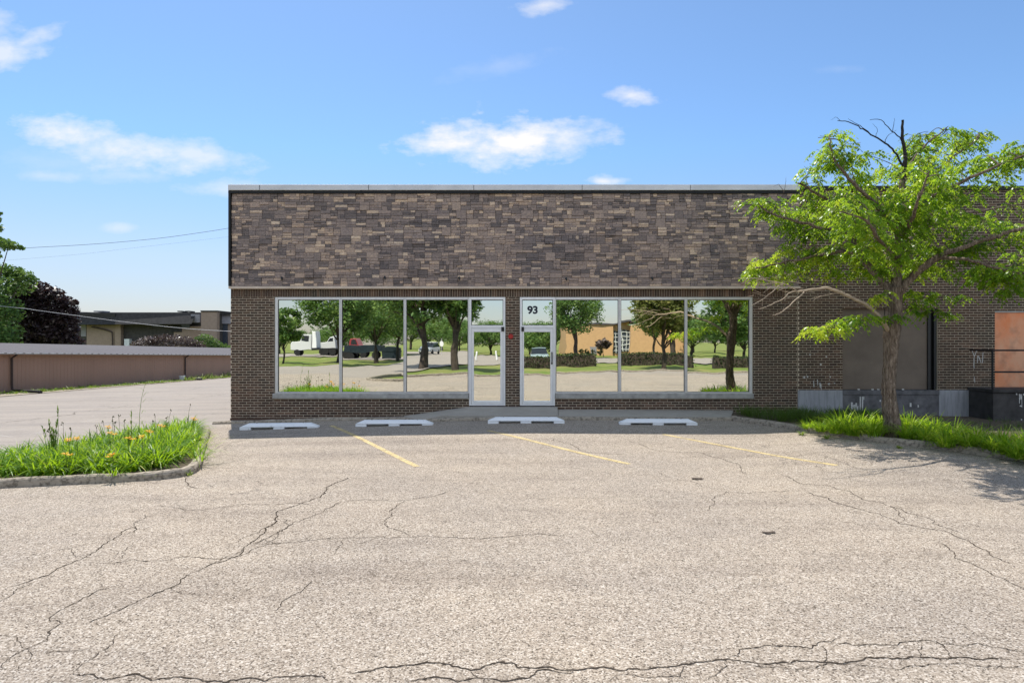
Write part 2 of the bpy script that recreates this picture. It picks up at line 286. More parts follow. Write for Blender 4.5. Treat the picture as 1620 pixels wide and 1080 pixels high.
# ------------------------------------------------------------------ mesh helpers
def link(o, parent=None):
    COL.objects.link(o)
    if parent is not None: o.parent = parent
    return o
def info(o, label=None, cat=None, group=None, kind=None):
    if label: o['label'] = label
    if cat: o['category'] = cat
    if group: o['group'] = group
    if kind: o['kind'] = kind
    return o
def empty(name, loc, label, cat, group=None, rz=0):
    o = bpy.data.objects.new(name, None); o.location = loc; o.rotation_euler = (0, 0, rz); o.empty_display_size = .2
    link(o); return info(o, label, cat, group)
def me_obj(name, me, mat, parent=None):
    if mat: me.materials.append(M[mat] if isinstance(mat, str) else mat)
    o = bpy.data.objects.new(name, me); link(o, parent)
    if parent is not None:
        pass
    return o
class MB:
    """collects geometry in WORLD coordinates; org is subtracted so parts sit in their thing's space"""
    def __init__(s): s.v = []; s.f = []; s.r = []; s.n = 0
    def add(s, v, f, r=.5):
        v = np.asarray(v, float).reshape(-1, 3); f = np.asarray(f, int)
        s.v.append(v); s.f += (f + s.n).tolist(); s.r.append(np.full(len(v), r) if np.isscalar(r) else np.asarray(r, float)); s.n += len(v); return s
    def box(s, x0, x1, y0, y1, z0, z1, r=.5):
        v = [(x0, y0, z0), (x1, y0, z0), (x1, y1, z0), (x0, y1, z0), (x0, y0, z1), (x1, y0, z1), (x1, y1, z1), (x0, y1, z1)]
        return s.add(v, [(0, 3, 2, 1), (4, 5, 6, 7), (0, 1, 5, 4), (1, 2, 6, 5), (2, 3, 7, 6), (3, 0, 4, 7)], r)
    def tube(s, pts, rad, n=8, r=.5, cap=True):
        P = np.asarray(pts, float); k = len(P); rad = np.broadcast_to(np.asarray(rad, float), (k,))
        T = np.gradient(P, axis=0); T /= np.linalg.norm(T, axis=1)[:, None] + 1e-9
        ref = np.array([0, 1., 0]) if abs(T[:, 1]).mean() < .8 else np.array([1., 0, 0])
        A = np.cross(T, ref); A /= np.linalg.norm(A, axis=1)[:, None] + 1e-9; B = np.cross(T, A)
        th = np.arange(n) * 2 * math.pi / n
        V = (P[:, None] + rad[:, None, None] * (np.cos(th)[None, :, None] * A[:, None] + np.sin(th)[None, :, None] * B[:, None])).reshape(-1, 3)
        i = np.arange(k - 1)[:, None] * n; j = np.arange(n)[None]; j2 = (j + 1) % n
        Fq = np.stack([i + j, i + j2, i + n + j2, i + n + j], -1).reshape(-1, 4)
        base = s.n; s.add(V, Fq, r)
        if cap: s.f += [[base + q for q in range(n)], [base + (k - 1) * n + q for q in range(n - 1, -1, -1)]]
        return s
    def prism(s, prof, a, b, axis='y', r=.5):
        """prof: polygon in the plane normal to axis; extruded a..b"""
        n = len(prof); V = []
        for t_ in (a, b):
            for (p, q) in prof: V.append({'y': (p, t_, q), 'x': (t_, p, q), 'z': (p, q, t_)}[axis])
        Fq = [list(range(n)), list(range(2 * n - 1, n - 1, -1))]
        base = s.n; s.v.append(np.array(V, float)); s.r.append(np.full(2 * n, r)); s.n += 2 * n
        s.f += [[base + i for i in fc] for fc in Fq]
        s.f += [[base + i, base + (i + 1) % n, base + n + (i + 1) % n, base + n + i] for i in range(n)]
        return s
    def build(s, name, mat, parent=None, org=None, smooth=False, bevel=0, fix=True):
        V = np.concatenate(s.v)
        if org is None and parent is not None: org = worldloc(parent)
        if org is not None: V = V - np.asarray(org)
        me = bpy.data.meshes.new(name); me.from_pydata(V.tolist(), [], s.f)
        at = me.attributes.new('rnd', 'FLOAT', 'POINT'); at.data.foreach_set('value', np.concatenate(s.r).astype(np.float32))
        if fix:
            bm = bmesh.new(); bm.from_mesh(me); bmesh.ops.recalc_face_normals(bm, faces=bm.faces); bm.to_mesh(me); bm.free()
        if smooth: me.polygons.foreach_set('use_smooth', [True] * len(me.polygons))
        me.update(); o = me_obj(name, me, mat, parent)
        if bevel:
            m = o.modifiers.new('bevel', 'BEVEL'); m.width = bevel; m.segments = 2; m.limit_method = 'ANGLE'
        return o
def worldloc(o):
    v = Vector((0, 0, 0))
    while o is not None: v += Vector(o.location); o = o.parent
    return v
def quads(name, V, mat, rnd, parent=None, org=None, tri=False):
    """V (N,4,3) independent quads, rnd (N,)"""
    V = np.asarray(V, np.float32); n = len(V)
    if org is None and parent is not None: org = worldloc(parent)
    if org is not None: V = V - np.asarray(org, np.float32)
    me = bpy.data.meshes.new(name); me.vertices.add(n * 4); me.vertices.foreach_set('co', V.reshape(-1))
    me.loops.add(n * 4); me.loops.foreach_set('vertex_index', np.arange(n * 4, dtype=np.int32))
    me.polygons.add(n); me.polygons.foreach_set('loop_start', np.arange(0, n * 4, 4, dtype=np.int32)); me.polygons.foreach_set('loop_total', np.full(n, 4, np.int32))
    at = me.attributes.new('rnd', 'FLOAT', 'POINT'); at.data.foreach_set('value', np.repeat(rnd, 4).astype(np.float32))
    me.update(calc_edges=True)
    return me_obj(name, me, mat, parent)
def dup(o, loc=None, parent=None, rz=None, scale=None):
    c = o.copy(); COL.objects.link(c)
    if parent is not None: c.parent = parent
    if loc is not None: c.location = loc
    if rz is not None: c.rotation_euler = (0, 0, rz)
    if scale is not None: c.scale = (scale, scale, scale) if np.isscalar(scale) else scale
    for ch in [q for q in bpy.data.objects if q.parent is o]: dup(ch, parent=c)
    return c
def sheet(name, xs, ys, off, mat, keep=None):
    xs = np.asarray(xs); ys = np.asarray(ys); A, B = np.meshgrid(xs, ys); Zs = G(A, B) + off
    V = np.stack([A, B, Zs], -1).reshape(-1, 3); nx = len(xs)
    i, j = np.meshgrid(np.arange(nx - 1), np.arange(len(ys) - 1)); a = (j * nx + i).reshape(-1)
    Fq = np.stack([a, a + 1, a + nx + 1, a + nx], -1)
    if keep is not None:
        c = V[Fq].mean(1); Fq = Fq[keep(c[:, 0], c[:, 1])]
    me = bpy.data.meshes.new(name); me.from_pydata(V.tolist(), [], Fq.tolist()); me.update()
    me.polygons.foreach_set('use_smooth', [True] * len(me.polygons))
    return me_obj(name, me, mat)
def inpoly(poly, x, y):
    x = np.asarray(x); y = np.asarray(y); r = np.zeros(x.shape, bool); n = len(poly)
    for i in range(n):
        (x1, y1), (x2, y2) = poly[i], poly[(i + 1) % n]
        c = ((y1 > y) != (y2 > y)) & (x < (x2 - x1) * (y - y1) / (y2 - y1 + 1e-12) + x1); r ^= c
    return r
def polysheet(name, poly, off, mat, sub=.5):
    """filled polygon draped on the ground"""
    bm = bmesh.new(); vs_ = [bm.verts.new((x, y, 0)) for x, y in poly]; bm.faces.new(vs_)
    xs = [p[0] for p in poly]; ys = [p[1] for p in poly]
    for ax, lo, hi in ((0, min(xs), max(xs)), (1, min(ys), max(ys))):
        k = lo + sub
        while k < hi:
            co = (k, 0, 0) if ax == 0 else (0, k, 0); no = (1, 0, 0) if ax == 0 else (0, 1, 0)
            bmesh.ops.bisect_plane(bm, geom=bm.verts[:] + bm.edges[:] + bm.faces[:], plane_co=co, plane_no=no); k += sub
    for v in bm.verts: v.co.z = g1(v.co.x, v.co.y) + off
    bmesh.ops.recalc_face_normals(bm, faces=bm.faces)
    me = bpy.data.meshes.new(name); bm.to_mesh(me); bm.free()
    return me_obj(name, me, mat)

# ------------------------------------------------------------------ setting: ground, pavement, kerbs
xs = np.concatenate([[-900, -400, -200, -120, -80], np.arange(-60, 60.1, 2.5), [80, 120, 200, 400, 900]])
ys = np.concatenate([[-900, -400, -200, -120], np.arange(-100, 110.1, 2.5), [150, 250, 500, 900]])
info(sheet('ground', xs, ys, -.09, 'grass_ground'), 'rough green and yellow grass around the lot and road', 'ground', kind='structure')
road_poly = [(-45, -7.6), (-45, -12.5), (-18.5, -15.2), (-15, -21), (-12.5, -31), (-12, -50), (-60, -51), (-60, -68), (0, -68), (-1, -47), (100, -47), (100, -28), (-1.5, -27), (-4.6, -17.5), (-5.6, -13.5), (-6.6, -7.6)]
lot_poly = [(-26.2, 95), (-26.2, 16), (-30, 10), (-45, 5), (-45, -7.61), (-7.4, -7.61), (-8.3, -3), (-7.8, -1.2), (-6.6, -.9), (-3.5, -3.5), (3, -6.4), (12, -7.4), (45, -7.6), (45, 25), (20, 25), (20, 19), (-7, 19), (-7, 95)]
info(polysheet('parking_lot', lot_poly, 0, 'asphalt'), 'sunlit cracked beige asphalt lot in front of the brick building', 'parking lot', kind='structure')
info(polysheet('road', road_poly, -.01, 'asphalt', 2.5), 'grey drive and street mirrored in the shop windows', 'road', kind='structure')

def smooth_path(p, n=4):
    p = np.asarray(p, float); out = []
    for i in range(len(p) - 1):
        p0 = p[max(i - 1, 0)]; p1 = p[i]; p2 = p[i + 1]; p3 = p[min(i + 2, len(p) - 1)]
        for k in range(n):
            u = k / n; out.append(.5 * ((2 * p1) + (-p0 + p2) * u + (2 * p0 - 5 * p1 + 4 * p2 - p3) * u * u + (-p0 + 3 * p1 - 3 * p2 + p3) * u ** 3))
    out.append(p[-1]); return np.array(out)
def kerb(name, path, label, h=.12, w=.15, mat='kerb_concrete', n=6, closed=False, wob=.006, zoff=None):
    P = smooth_path(path, n); T = np.gradient(P, axis=0); T /= np.linalg.norm(T, axis=1)[:, None]; Nn = np.stack([-T[:, 1], T[:, 0]], 1)
    prof = [(-w / 2 - .012, -.15), (-w / 2 - .004, h * .6), (-w / 2 + .008, h - .022), (-w / 2 + .03, h), (w / 2 - .03, h), (w / 2, h - .02), (w / 2 + .006, -.15)]
    r = np.random.default_rng(3); V = []
    for i, (p, nn_) in enumerate(zip(P, Nn)):
        dj = r.normal(0, wob, 2)
        for (a, z) in prof:
            q = p + nn_ * (a + r.normal(0, wob * .5)); V.append((q[0], q[1], g1(p[0], p[1]) + z + (dj[1] + r.normal(0, wob * .4) if z > 0 else 0)))
    k = len(prof); Fq = [[i * k + j, i * k + j + 1, (i + 1) * k + j + 1, (i + 1) * k + j] for i in range(len(P) - 1) for j in range(k - 1)]
    Fq += [list(range(k)), [(len(P) - 1) * k + j for j in range(k - 1, -1, -1)]]
    b = MB(); b.add(V, Fq[:-2]); b.f += Fq[-2:]
    o = b.build(name, mat); return info(o, label, 'kerb', kind='structure')
island = [(-8.9, 9.75), (-8.75, 9.2), (-8.35, 9.02), (-7.46, 9.20), (-5.75, 9.60), (-5.22, 9.86), (-5.20, 10.35), (-5.65, 11.4), (-6.4, 13.1), (-7.15, 14.8), (-7.5, 15.45)]
back = [(-7.5, 15.45), (-7.85, 15.1), (-8.1, 13.8), (-8.45, 12.2), (-8.85, 10.9), (-8.95, 10.2), (-8.9, 9.75)]
kerb('kerb', island, 'worn concrete kerb round the daylily island left of the lot')
kerb('kerb', back, 'low kerb along the drive side of the daylily island', h=.09)
IP = [tuple(p) for p in smooth_path(island, 4)] + [tuple(p) for p in smooth_path(back, 4)[1:]]
info(polysheet('planting_soil', IP, .06, 'soil', .5), 'dark soil under the daylilies of the left island', 'soil', kind='structure')
bedk = [(5.62, 16.06)] + [ray(*p) for p in ((1172, 667), (1230, 675), (1300, 686), (1400, 700), (1500, 711.5), (1620, 729))] + [(9.9, 9.0), (12.5, 7.0)]
kerb('kerb', bedk, 'curving stained concrete kerb of the planting bed under the tree')
BP = [tuple(p) for p in smooth_path(bedk, 4)] + [(19, 7.2), (19, 17.2), (5.62, 17.2)]
info(polysheet('planting_soil', BP, .07, 'soil', .5), 'dark soil of the bed under the locust tree', 'soil', kind='structure')
kerb('kerb', [(-26, 46), (-26.0, 34), (-25.8, 30)], 'thin concrete kerb at the far edge of the drive', h=.05)
# verge beside the shed
info(polysheet('verge', [(-26.9, 95), (-26.9, 14), (-24.3, 14), (-24.6, 30), (-25.2, 45), (-25.6, 60), (-25.6, 95)], .025, 'dry_verge', 1.2), 'strip of dry dirt along the brown shed', 'verge', kind='structure')
# far side of the lot (seen in the mirror glass)
kerb('kerb', [(-7.4, -7.8), (-8.35, -3), (-7.8, -1.0), (-6.6, -.7), (-3.5, -3.3), (3, -6.2), (12, -7.2), (45, -7.45)], 'concrete kerb on the street side of the lot', h=.12, n=3)

# sidewalk in front of the doors
def quad_slab(b, pts, zt, zb):
    V = [(x, y, z) for (x, y), z in zip(pts, zt)] + [(x, y, zb) for (x, y) in pts]; n = len(pts)
    base = b.n; b.add(V, [[0, 1, 2, 3], [7, 6, 5, 4], [0, 4, 5, 1], [1, 5, 6, 2], [2, 6, 7, 3], [3, 7, 4, 0]]); return b
b = MB()
sf = 16.06
quad_slab(b, [(X(742), FY - .002), (X(882), FY - .002), (X(883, sf), sf), (X(700, sf), sf)], [.325, .325, .225, .225], -.2)
b2 = MB(); quad_slab(b2, [(X(640), FY - .1), (X(742) - .004, FY - .002), (X(700, sf) - .004, sf), (X(655, sf), sf)], [.085, .325, .222, .10], -.2)
info(b.build('sidewalk', 'concrete', bevel=.01), 'raised concrete landing in front of the two glass doors', 'sidewalk', kind='structure')
info(b2.build('sidewalk', 'concrete', bevel=.01), 'concrete ramp sloping down left of the door landing', 'ramp', kind='structure')
b = MB(); quad_slab(b, [(X(882) + .004, FY - .002), (X(1160), FY - .002), (X(1156, sf), sf), (X(883, sf) + .004, sf)], [.25, .225, .19, .215], -.2)
info(b.build('sidewalk', 'concrete', bevel=.01), 'shaded concrete walk below the right hand shop windows', 'sidewalk', kind='structure')
kerb('kerb', [(-7.85, 16.62), (-6, 16.62), (-4.5, 16.6), (-2.9, 16.3), (-2.4, 15.98), (-1, 15.95), (2, 15.95), (5.6, 15.97)], 'low dark kerb between the lot and the shop front', h=.075, w=.13)

# painted lines
def line_strip(b, pts, w, off, jit=0):
    P = np.asarray(pts, float); T = np.gradient(P, axis=0); T /= np.linalg.norm(T, axis=1)[:, None]; Nn = np.stack([-T[:, 1], T[:, 0]], 1)
    w = np.broadcast_to(np.asarray(w, float), (len(P),)); V = []
    for p, n_, ww in zip(P, Nn, w):
        for sgn in (-1, 1):
            q = p + n_ * ww / 2 * sgn; V.append((q[0], q[1], g1(q[0], q[1]) + off))
    b.add(V, [[2 * i, 2 * i + 1, 2 * i + 3, 2 * i + 2] for i in range(len(P) - 1)])
def seg(a, c, n): return [(a[0] + (c[0] - a[0]) * i / n, a[1] + (c[1] - a[1]) * i / n) for i in range(n + 1)]
for (a, c, lab) in (((524, 673), (660, 738), 'faded yellow parking line, leftmost of the three'), ((772, 681), (996, 734), 'faded yellow parking line in the middle of the three'), ((1050, 687), (1324, 736), 'long faint yellow parking line, rightmost of the three')):
    b = MB(); line_strip(b, seg(ray(*a), ray(*c), 24), .11, .005)
    o = b.build('parking_line', 'yellow_paint', fix=False); info(o, lab, 'painted line', 'yellow parking lines', kind='structure')
b = MB()
for pts in ([(0, 689), (35, 691), (75, 681), (150, 665), (250, 655), (362, 652)], [(0, 683), (60, 676), (120, 668), (230, 657)]):
    line_strip(b, smooth_path([ray(*p) for p in pts], 10), .09, .005)
info(b.build('road_line', 'faint_paint', fix=False), 'faint worn pale lines across the drive', 'painted line', kind='structure')

# cracks traced across the asphalt
CR = [([(5,932),(45,920),(75,910),(115,890),(145,875),(170,857),(192,842),(205,835),(215,833),(212,842),(197,845)],1.3),([(0,952),(20,940),(50,922)],1.0),
([(215,833),(222,822),(231,813)],.7),([(0,1062),(40,1027),(75,1000),(100,985),(78,981),(95,965),(130,947),(190,925)],1.1),
([(550,755),(535,762),(515,780),(490,792),(460,802),(437,815),(435,827),(415,845),(395,860),(385,872),(360,885),(325,897),(295,910),(280,925),(250,937),(225,947),(195,962),(165,975),(135,988)],1.3),
([(715,776),(665,787),(640,791),(575,790),(530,797),(510,810),(480,822),(455,832),(430,847),(400,860)],.9),([(250,800),(275,802),(295,807),(350,802),(390,797),(460,795),(505,799)],.8),
([(900,846),(810,848),(725,852),(675,847),(615,851),(530,852),(475,857),(425,860),(370,882),(300,880),(240,887),(160,890)],1.0),
([(640,792),(620,810),(610,822),(625,837),(650,847)],.8),([(492,917),(482,930),(460,942),(445,952),(435,967)],1.1),
([(115,1065),(165,1075),(240,1076),(320,1077),(395,1072),(450,1070),(490,1068),(515,1075)],2.2),([(190,1000),(170,1025),(130,1050),(115,1065)],.9),([(60,1032),(110,1030),(150,1025)],.8),
([(550,1065),(590,1060),(640,1052),(695,1048),(725,1054),(745,1060),(770,1052),(810,1048),(840,1056),(885,1059),(950,1055),(990,1060),(1035,1056),(1085,1050),(1150,1042),(1175,1046),(1235,1047),(1285,1046),(1350,1046),(1410,1042),(1460,1040),(1510,1040),(1560,1042),(1605,1044)],2.4),
([(1150,1042),(1170,1027),(1210,1020),(1250,1022),(1285,1025),(1310,1015),(1322,1009)],1.5),([(1310,1018),(1350,1021),(1400,1020),(1440,1014),(1480,1014),(1500,1030),(1505,1040)],1.4),([(1485,1018),(1530,1021),(1580,1024),(1620,1030)],1.2),
([(640,1079),(662,1074),(700,1072),(722,1078),(758,1072),(813,1075),(840,1069),(857,1059),(902,1065),(907,1060)],2.0),([(745,1060),(750,1068),(758,1072)],1.6),([(960,1080),(975,1068),(1000,1067),(1040,1070),(1075,1070),(1085,1052)],1.3),([(1120,1075),(1140,1060),(1150,1044)],1.2),([(1305,1020),(1308,1040),(1300,1060)],1.0),([(1458,1018),(1455,1040)],1.0),([(1180,1052),(1240,1056),(1300,1052),(1400,1056),(1480,1050),(1560,1055),(1620,1052)],1.0),
([(1235,750),(1255,760),(1265,765),(1310,768),(1345,777),(1365,790),(1395,795),(1425,805),(1465,818),(1475,828),(1530,847)],.9),
([(1275,777),(1310,787),(1340,800),(1390,812),(1420,827),(1460,835),(1510,847),(1560,870),(1575,882),(1597,892)],1.2),([(1410,800),(1422,808),(1424,826)],.7),
([(1480,857),(1510,882),(1560,902),(1600,922),(1622,937)],1.1),([(1118,808),(1130,785),(1150,778),(1275,777)],.7),([(810,788),(885,787),(1010,787),(1090,786)],.45),([(1035,745),(1090,760),(1110,770),(1150,776)],.6),
([(871,692),(909,706),(940,716),(994,719)],.8),([(999,698),(1052,714),(1110,716),(1137,724),(1169,735),(1185,751)],.8),([(290,752),(297,768),(312,773)],1.0),([(375,756),(400,760),(412,768)],.6),([(655,738),(690,744),(760,748)],.5),
([(40,885),(75,873),(112,868),(125,862)],.6),([(112,868),(120,880),(145,875)],.6),([(175,868),(190,885),(232,850)],.5),([(360,862),(385,850),(410,842),(440,822)],.7),([(405,862),(440,846),(458,830),(450,820)],.7),([(390,866),(420,853),(440,860),(500,845)],.6),([(320,900),(350,886),(388,868)],.7),([(590,830),(540,855),(520,880)],.5),([(560,862),(590,852)],.6),
([(1290,735),(1300,748)],.4),([(1440,812),(1470,822)],.5),([(1370,880),(1500,880)],.3),([(0,1000),(45,1030),(30,1062)],.7),([(275,925),(285,938),(320,940)],.5),([(0,670),(50,664),(104,657),(166,647),(207,640)],1.6),([(300,631),(330,627),(361,623)],1.6),([(0,700),(60,696),(110,690)],1.0),([(60,640),(180,628),(320,612)],1.2),([(330,655),(350,653)],1.5)]
b = MB(); rc = np.random.default_rng(11)
for pts, wd in CR:
    P = np.array([ray(*p) for p in pts]); 
    # subdivide with fractal jitter
    for it in range(4):
        out = []
        for i in range(len(P) - 1):
            d = P[i + 1] - P[i]; ln = np.hypot(*d)
            if ln < .03: out += [P[i]]; continue
            n_ = np.array([-d[1], d[0]]) / (ln + 1e-9); m = (P[i] + P[i + 1]) / 2 + n_ * rc.normal(0, .11 * ln if ln < 1 else .07 * ln) * .9; out += [P[i], m]
        out.append(P[-1]); P = np.array(out)
    k = len(P); wv_ = .0062 * wd * (np.abs(rc.normal(0, .5, k)) + .55) * np.clip(np.minimum(np.arange(k), np.arange(k)[::-1]) / 6 + .25, 0, 1)
    wv_ = wv_ * np.clip(P[:, 1] / 5, .8, 2.0)
    line_strip(b, P, wv_, .004)
info(b.build('pavement_crack', 'crack', fix=False), 'dark branching cracks running over the asphalt lot', 'cracks', kind='structure')
for (px, py, r_, lab) in ((1104, 758, .085, 'small dark brown scrap flat on the asphalt, the farther one'), (1215, 843, .065, 'small dark brown scrap flat on the asphalt, the nearer one')):
    x, y = ray(px, py); b = MB(); k = 14; th = np.arange(k) / k * 2 * math.pi; rr = r_ * (1 + rc.normal(0, .22, k))
    V = [(x, y, g1(x, y) + .012)] + [(x + rr[i] * math.cos(th[i]) * 1.1, y + rr[i] * math.sin(th[i]) * .6, g1(x, y) + .006 + rc.uniform(0, .014)) for i in range(k)]
    b.add(V, [[0, 1 + i, 1 + (i + 1) % k] for i in range(k)]); o = b.build('debris', 'dead_debris', org=(x, y, g1(x, y))); o.location = (x, y, g1(x, y)); info(o, lab, 'debris', 'scraps on the asphalt')

# ------------------------------------------------------------------ the shop building
BX0, BX1 = X(365), X(1262)
shop = empty('shop_building', (0, FY, 0), 'single-storey brick shop with a dark stone band above mirrored windows and the number 93', 'building')
def bricks(regions, ox=0.0):
    b = MB(); r = np.random.default_rng(5); bw, bh, j = .2069, .0702, .011
    V = []; Q = []; RR = []; n = 0
    for (x0, x1, z0, z1) in regions:
        b2 = 0
        for k in range(int(math.floor((z0 + 2) / bh)), int(math.ceil((z1 + 2) / bh))):
            za = max(k * bh - 2 + j / 2, z0 + .002); zb = min((k + 1) * bh - 2 - j / 2, z1 - .002)
            if zb - za < .018: continue
            off = (k % 2) * bw / 2 + ox
            for i in range(int(math.floor((x0 - off) / bw)), int(math.ceil((x1 - off) / bw)) + 1):
                xa = max(i * bw + off + j / 2, x0 + .002); xb = min((i + 1) * bw + off - j / 2, x1 - .002)
                if xb - xa < .02: continue
                y = FY + r.normal(0, .0012); rv = r.beta(2.2, 2.6); 
                V.append([(xa, FY + .02, za), (xb, FY + .02, za), (xb, FY + .02, zb), (xa, FY + .02, zb), (xa, y, za), (xb, y, za), (xb, y, zb), (xa, y, zb)])
                RR.append(rv)
    V = np.array(V); n = len(V); base = (np.arange(n) * 8)[:, None, None]
    fq = np.array([(4, 5, 6, 7), (0, 1, 5, 4), (1, 2, 6, 5), (2, 3, 7, 6), (3, 0, 4, 7)])[None]
    b.add(V.reshape(-1, 3), (base + fq).reshape(-1, 4), np.repeat(RR, 8)); return b
ZS0, ZS1 = Z(630), Z(622)
SOL0, SOL1 = Z(469.5), Z(457)
regs = [(BX0, X(434), -.32, SOL0), (X(434), X(742), -.32, ZS0), (X(800), X(822), .30, SOL0), (X(878), X(1191), -.32, ZS0), (X(1191), BX1 - .006, -.32, SOL0), (X(1243), BX1 - .006, SOL0, SOL1)]
wall = bricks(regs).build('brick_wall', 'brick', shop, fix=False)
b = MB()
for (x0, x1, z0, z1) in regs: b.box(x0, x1, FY + .004, FY + .30, z0, z1)
b.build('mortar_bed', 'mortar', wall)
b = MB(); r = np.random.default_rng(9); x = BX0
while x < X(1243) - .03:
    b.box(x + .005, min(x + .062, X(1243) - .004), FY - .002 + r.normal(0, .001), FY + .02, SOL0 + .004, SOL1 - .012, r.beta(2.2, 2.2)); x += .0672
MB().box(BX0 - .01, X(640), FY - .025, FY + .001, -.3, Z(661)).build('base_course', 'brick', shop, bevel=.004)
sc = b.build('soldier_course', 'brick', shop, fix=False)
b = MB().box(BX0, X(1243), FY + .007, FY + .3, SOL0, SOL1); b.build('mortar_bed', 'mortar', sc)
b = MB().box(BX0 - .02, X(1264), FY - .10, FY + .3, SOL1, SOL1 + .065); b.build('ledge', 'ledge', shop, bevel=.006)
# stone veneer: modules cut into flat stones
FT, FB = Z(307), Z(453); fy = FY - .06
b = MB(); r = np.random.default_rng(21); rows = 11; rh = (FT - FB) / rows
tone = lambda x, k: .5 + .5 * math.sin(x * .9 + 1.3 * math.sin(k * .7)) * math.cos(x * .37 + k * .5)
for k in range(rows):
    z0 = FB + k * rh; x = BX0 + .05 - r.uniform(0, .2)
    while x < BX1:
        w = r.choice([.19, .24, .27, .27, .33]); x1 = min(x + w, BX1); xa = max(x, BX0 + .05)
        if x1 - xa > .04:
            md = r.normal(0, .008); mr = .20 + .22 * tone(x, k) + r.normal(0, .12)
            pat = r.choice(4, p=[.03, .22, .53, .22]); cuts = {0: [0, 1], 1: [0, r.choice([.36, .5, .6]), 1], 2: [0, r.uniform(.26, .36), r.uniform(.6, .7), 1], 3: [0, .25, .5, .75, 1]}[pat]
            for c0, c1 in zip(cuts[:-1], cuts[1:]):
                nsplit = r.choice([1, 2], p=[.6, .4]) if (x1 - xa) > .18 and (c1 - c0) < .55 else 1
                ed = [xa, x1] if nsplit == 1 else [xa, xa + (x1 - xa) * r.uniform(.35, .65), x1]
                for e0, e1 in zip(ed[:-1], ed[1:]):
                    rv = mr + r.normal(0, .17)
                    if r.random() < .21 and (c1 - c0) * rh < .095: rv = r.uniform(.66, .95)
                    y = fy + md + r.normal(0, .007); g_ = .0018; za, zb = z0 + c0 * rh + g_, z0 + c1 * rh - g_
                    if e1 - e0 < .03: continue
                    d = .006; yy4 = [y + r.normal(0, .004) for _ in range(4)]
                    V = [(e0 + g_, fy + .06, za), (e1 - g_, fy + .06, za), (e1 - g_, fy + .06, zb), (e0 + g_, fy + .06, zb),
                         (e0 + g_, y + d, za), (e1 - g_, y + d, za), (e1 - g_, y + d, zb), (e0 + g_, y + d, zb),
                         (e0 + .009, yy4[0], za + .007), (e1 - .009, yy4[1], za + .007), (e1 - .009, yy4[2], zb - .007), (e0 + .009, yy4[3], zb - .007)]
                    b.add(V, [(8, 9, 10, 11), (0, 1, 5, 4), (1, 2, 6, 5), (2, 3, 7, 6), (3, 0, 4, 7), (4, 5, 9, 8), (5, 6, 10, 9), (6, 7, 11, 10), (7, 4, 8, 11)], float(np.clip(rv, 0, 1)))
        x += w
fas = b.build('stone_band', 'ashlar', shop, fix=False)
MB().box(BX0 + .03, BX1 - .004, fy + .045, FY + .3, FB, FT + .06).build('backing', 'charcoal_wall', fas)
MB().box(BX0 - .02, BX0 + .04, fy - .045, FY + .3, FB, FT).build('corner_trim', 'dark_metal', shop)
b = MB().box(BX0 - .02, BX1, fy - .05, FY + .3, FT, Z(303)); b.build('drip_edge', 'dark_metal', shop)
cp = MB().box(BX0 - .01, BX1 - .003, fy - .09, FY + .35, Z(303), Z(294)).build('coping', 'coping_metal', shop, bevel=.012)
for px in (414, 585, 750, 920, 1090): MB().box(X(px) - .006, X(px) + .006, fy - .093, fy - .08, Z(303) + .004, Z(294) - .012).build('joint', 'gasket', cp)
b = MB()
for px, py in ((448, 440), (610, 439), (727, 440), (895, 441), (1030, 440), (1170, 443)):
    x_, z_ = X(px), Z(py); 
    p = MB(); p.tube([(x_, fy - .005, z_), (x_, fy - .05, z_), (x_ + .01, fy - .075, z_ - .03), (x_ + .015, fy - .08, z_ - .07)], [.035, .033, .022, .014], 8); p.build('cable_stub', 'black_plastic', shop)
# body of the building behind the facade
b = MB(); b.box(BX0, BX0 + .3, FY + .3, FY + 28, -1.2, FT); b.box(BX0, BX1, FY + 27.7, FY + 28, -1.2, FT - .01); b.box(BX0 + .3, BX1, FY + .302, FY + .32, -.5, FT - .02)
b.build('side_wall', 'side_brick', shop)
MB().box(BX0 + .02, BX1 - .01, FY + .3, FY + 27.9, FT - .02, FT + .02).build('roof', 'shed_roof', shop)

# ---- windows
gy = FY + .055
def frame_ring(b, x0, x1, z0, z1, wl, wr, wt, wb, y0, y1):
    b.box(x0, x0 + wl, y0, y1, z0, z1); b.box(x1 - wr, x1, y0, y1, z0, z1); b.box(x0 + wl, x1 - wr, y0, y1, z1 - wt, z1); b.box(x0 + wl, x1 - wr, y0, y1, z0, z0 + wb)
tilt = np.random.default_rng(4)
def pane(x0, x1, z0, z1, parent, tx=None, tz=None):
    cx, cz = (x0 + x1) / 2, (z0 + z1) / 2; tx = tilt.normal(0, .0016) if tx is None else tx; tz = tilt.normal(0, .0022) if tz is None else tz
    b = MB(); n = 6
    V = []
    for j in range(n + 1):
        for i in range(n + 1):
            x = x0 + (x1 - x0) * i / n; z = z0 + (z1 - z0) * j / n; V.append((x, gy + (x - cx) * tz + (z - cz) * tx, z))
    b.add(V, [[j * (n + 1) + i, j * (n + 1) + i + 1, (j + 1) * (n + 1) + i + 1, (j + 1) * (n + 1) + i] for j in range(n) for i in range(n)])
    return b.build('pane', 'mirror_glass', parent, smooth=True, fix=False)
WT, WB = Z(470), Z(622)
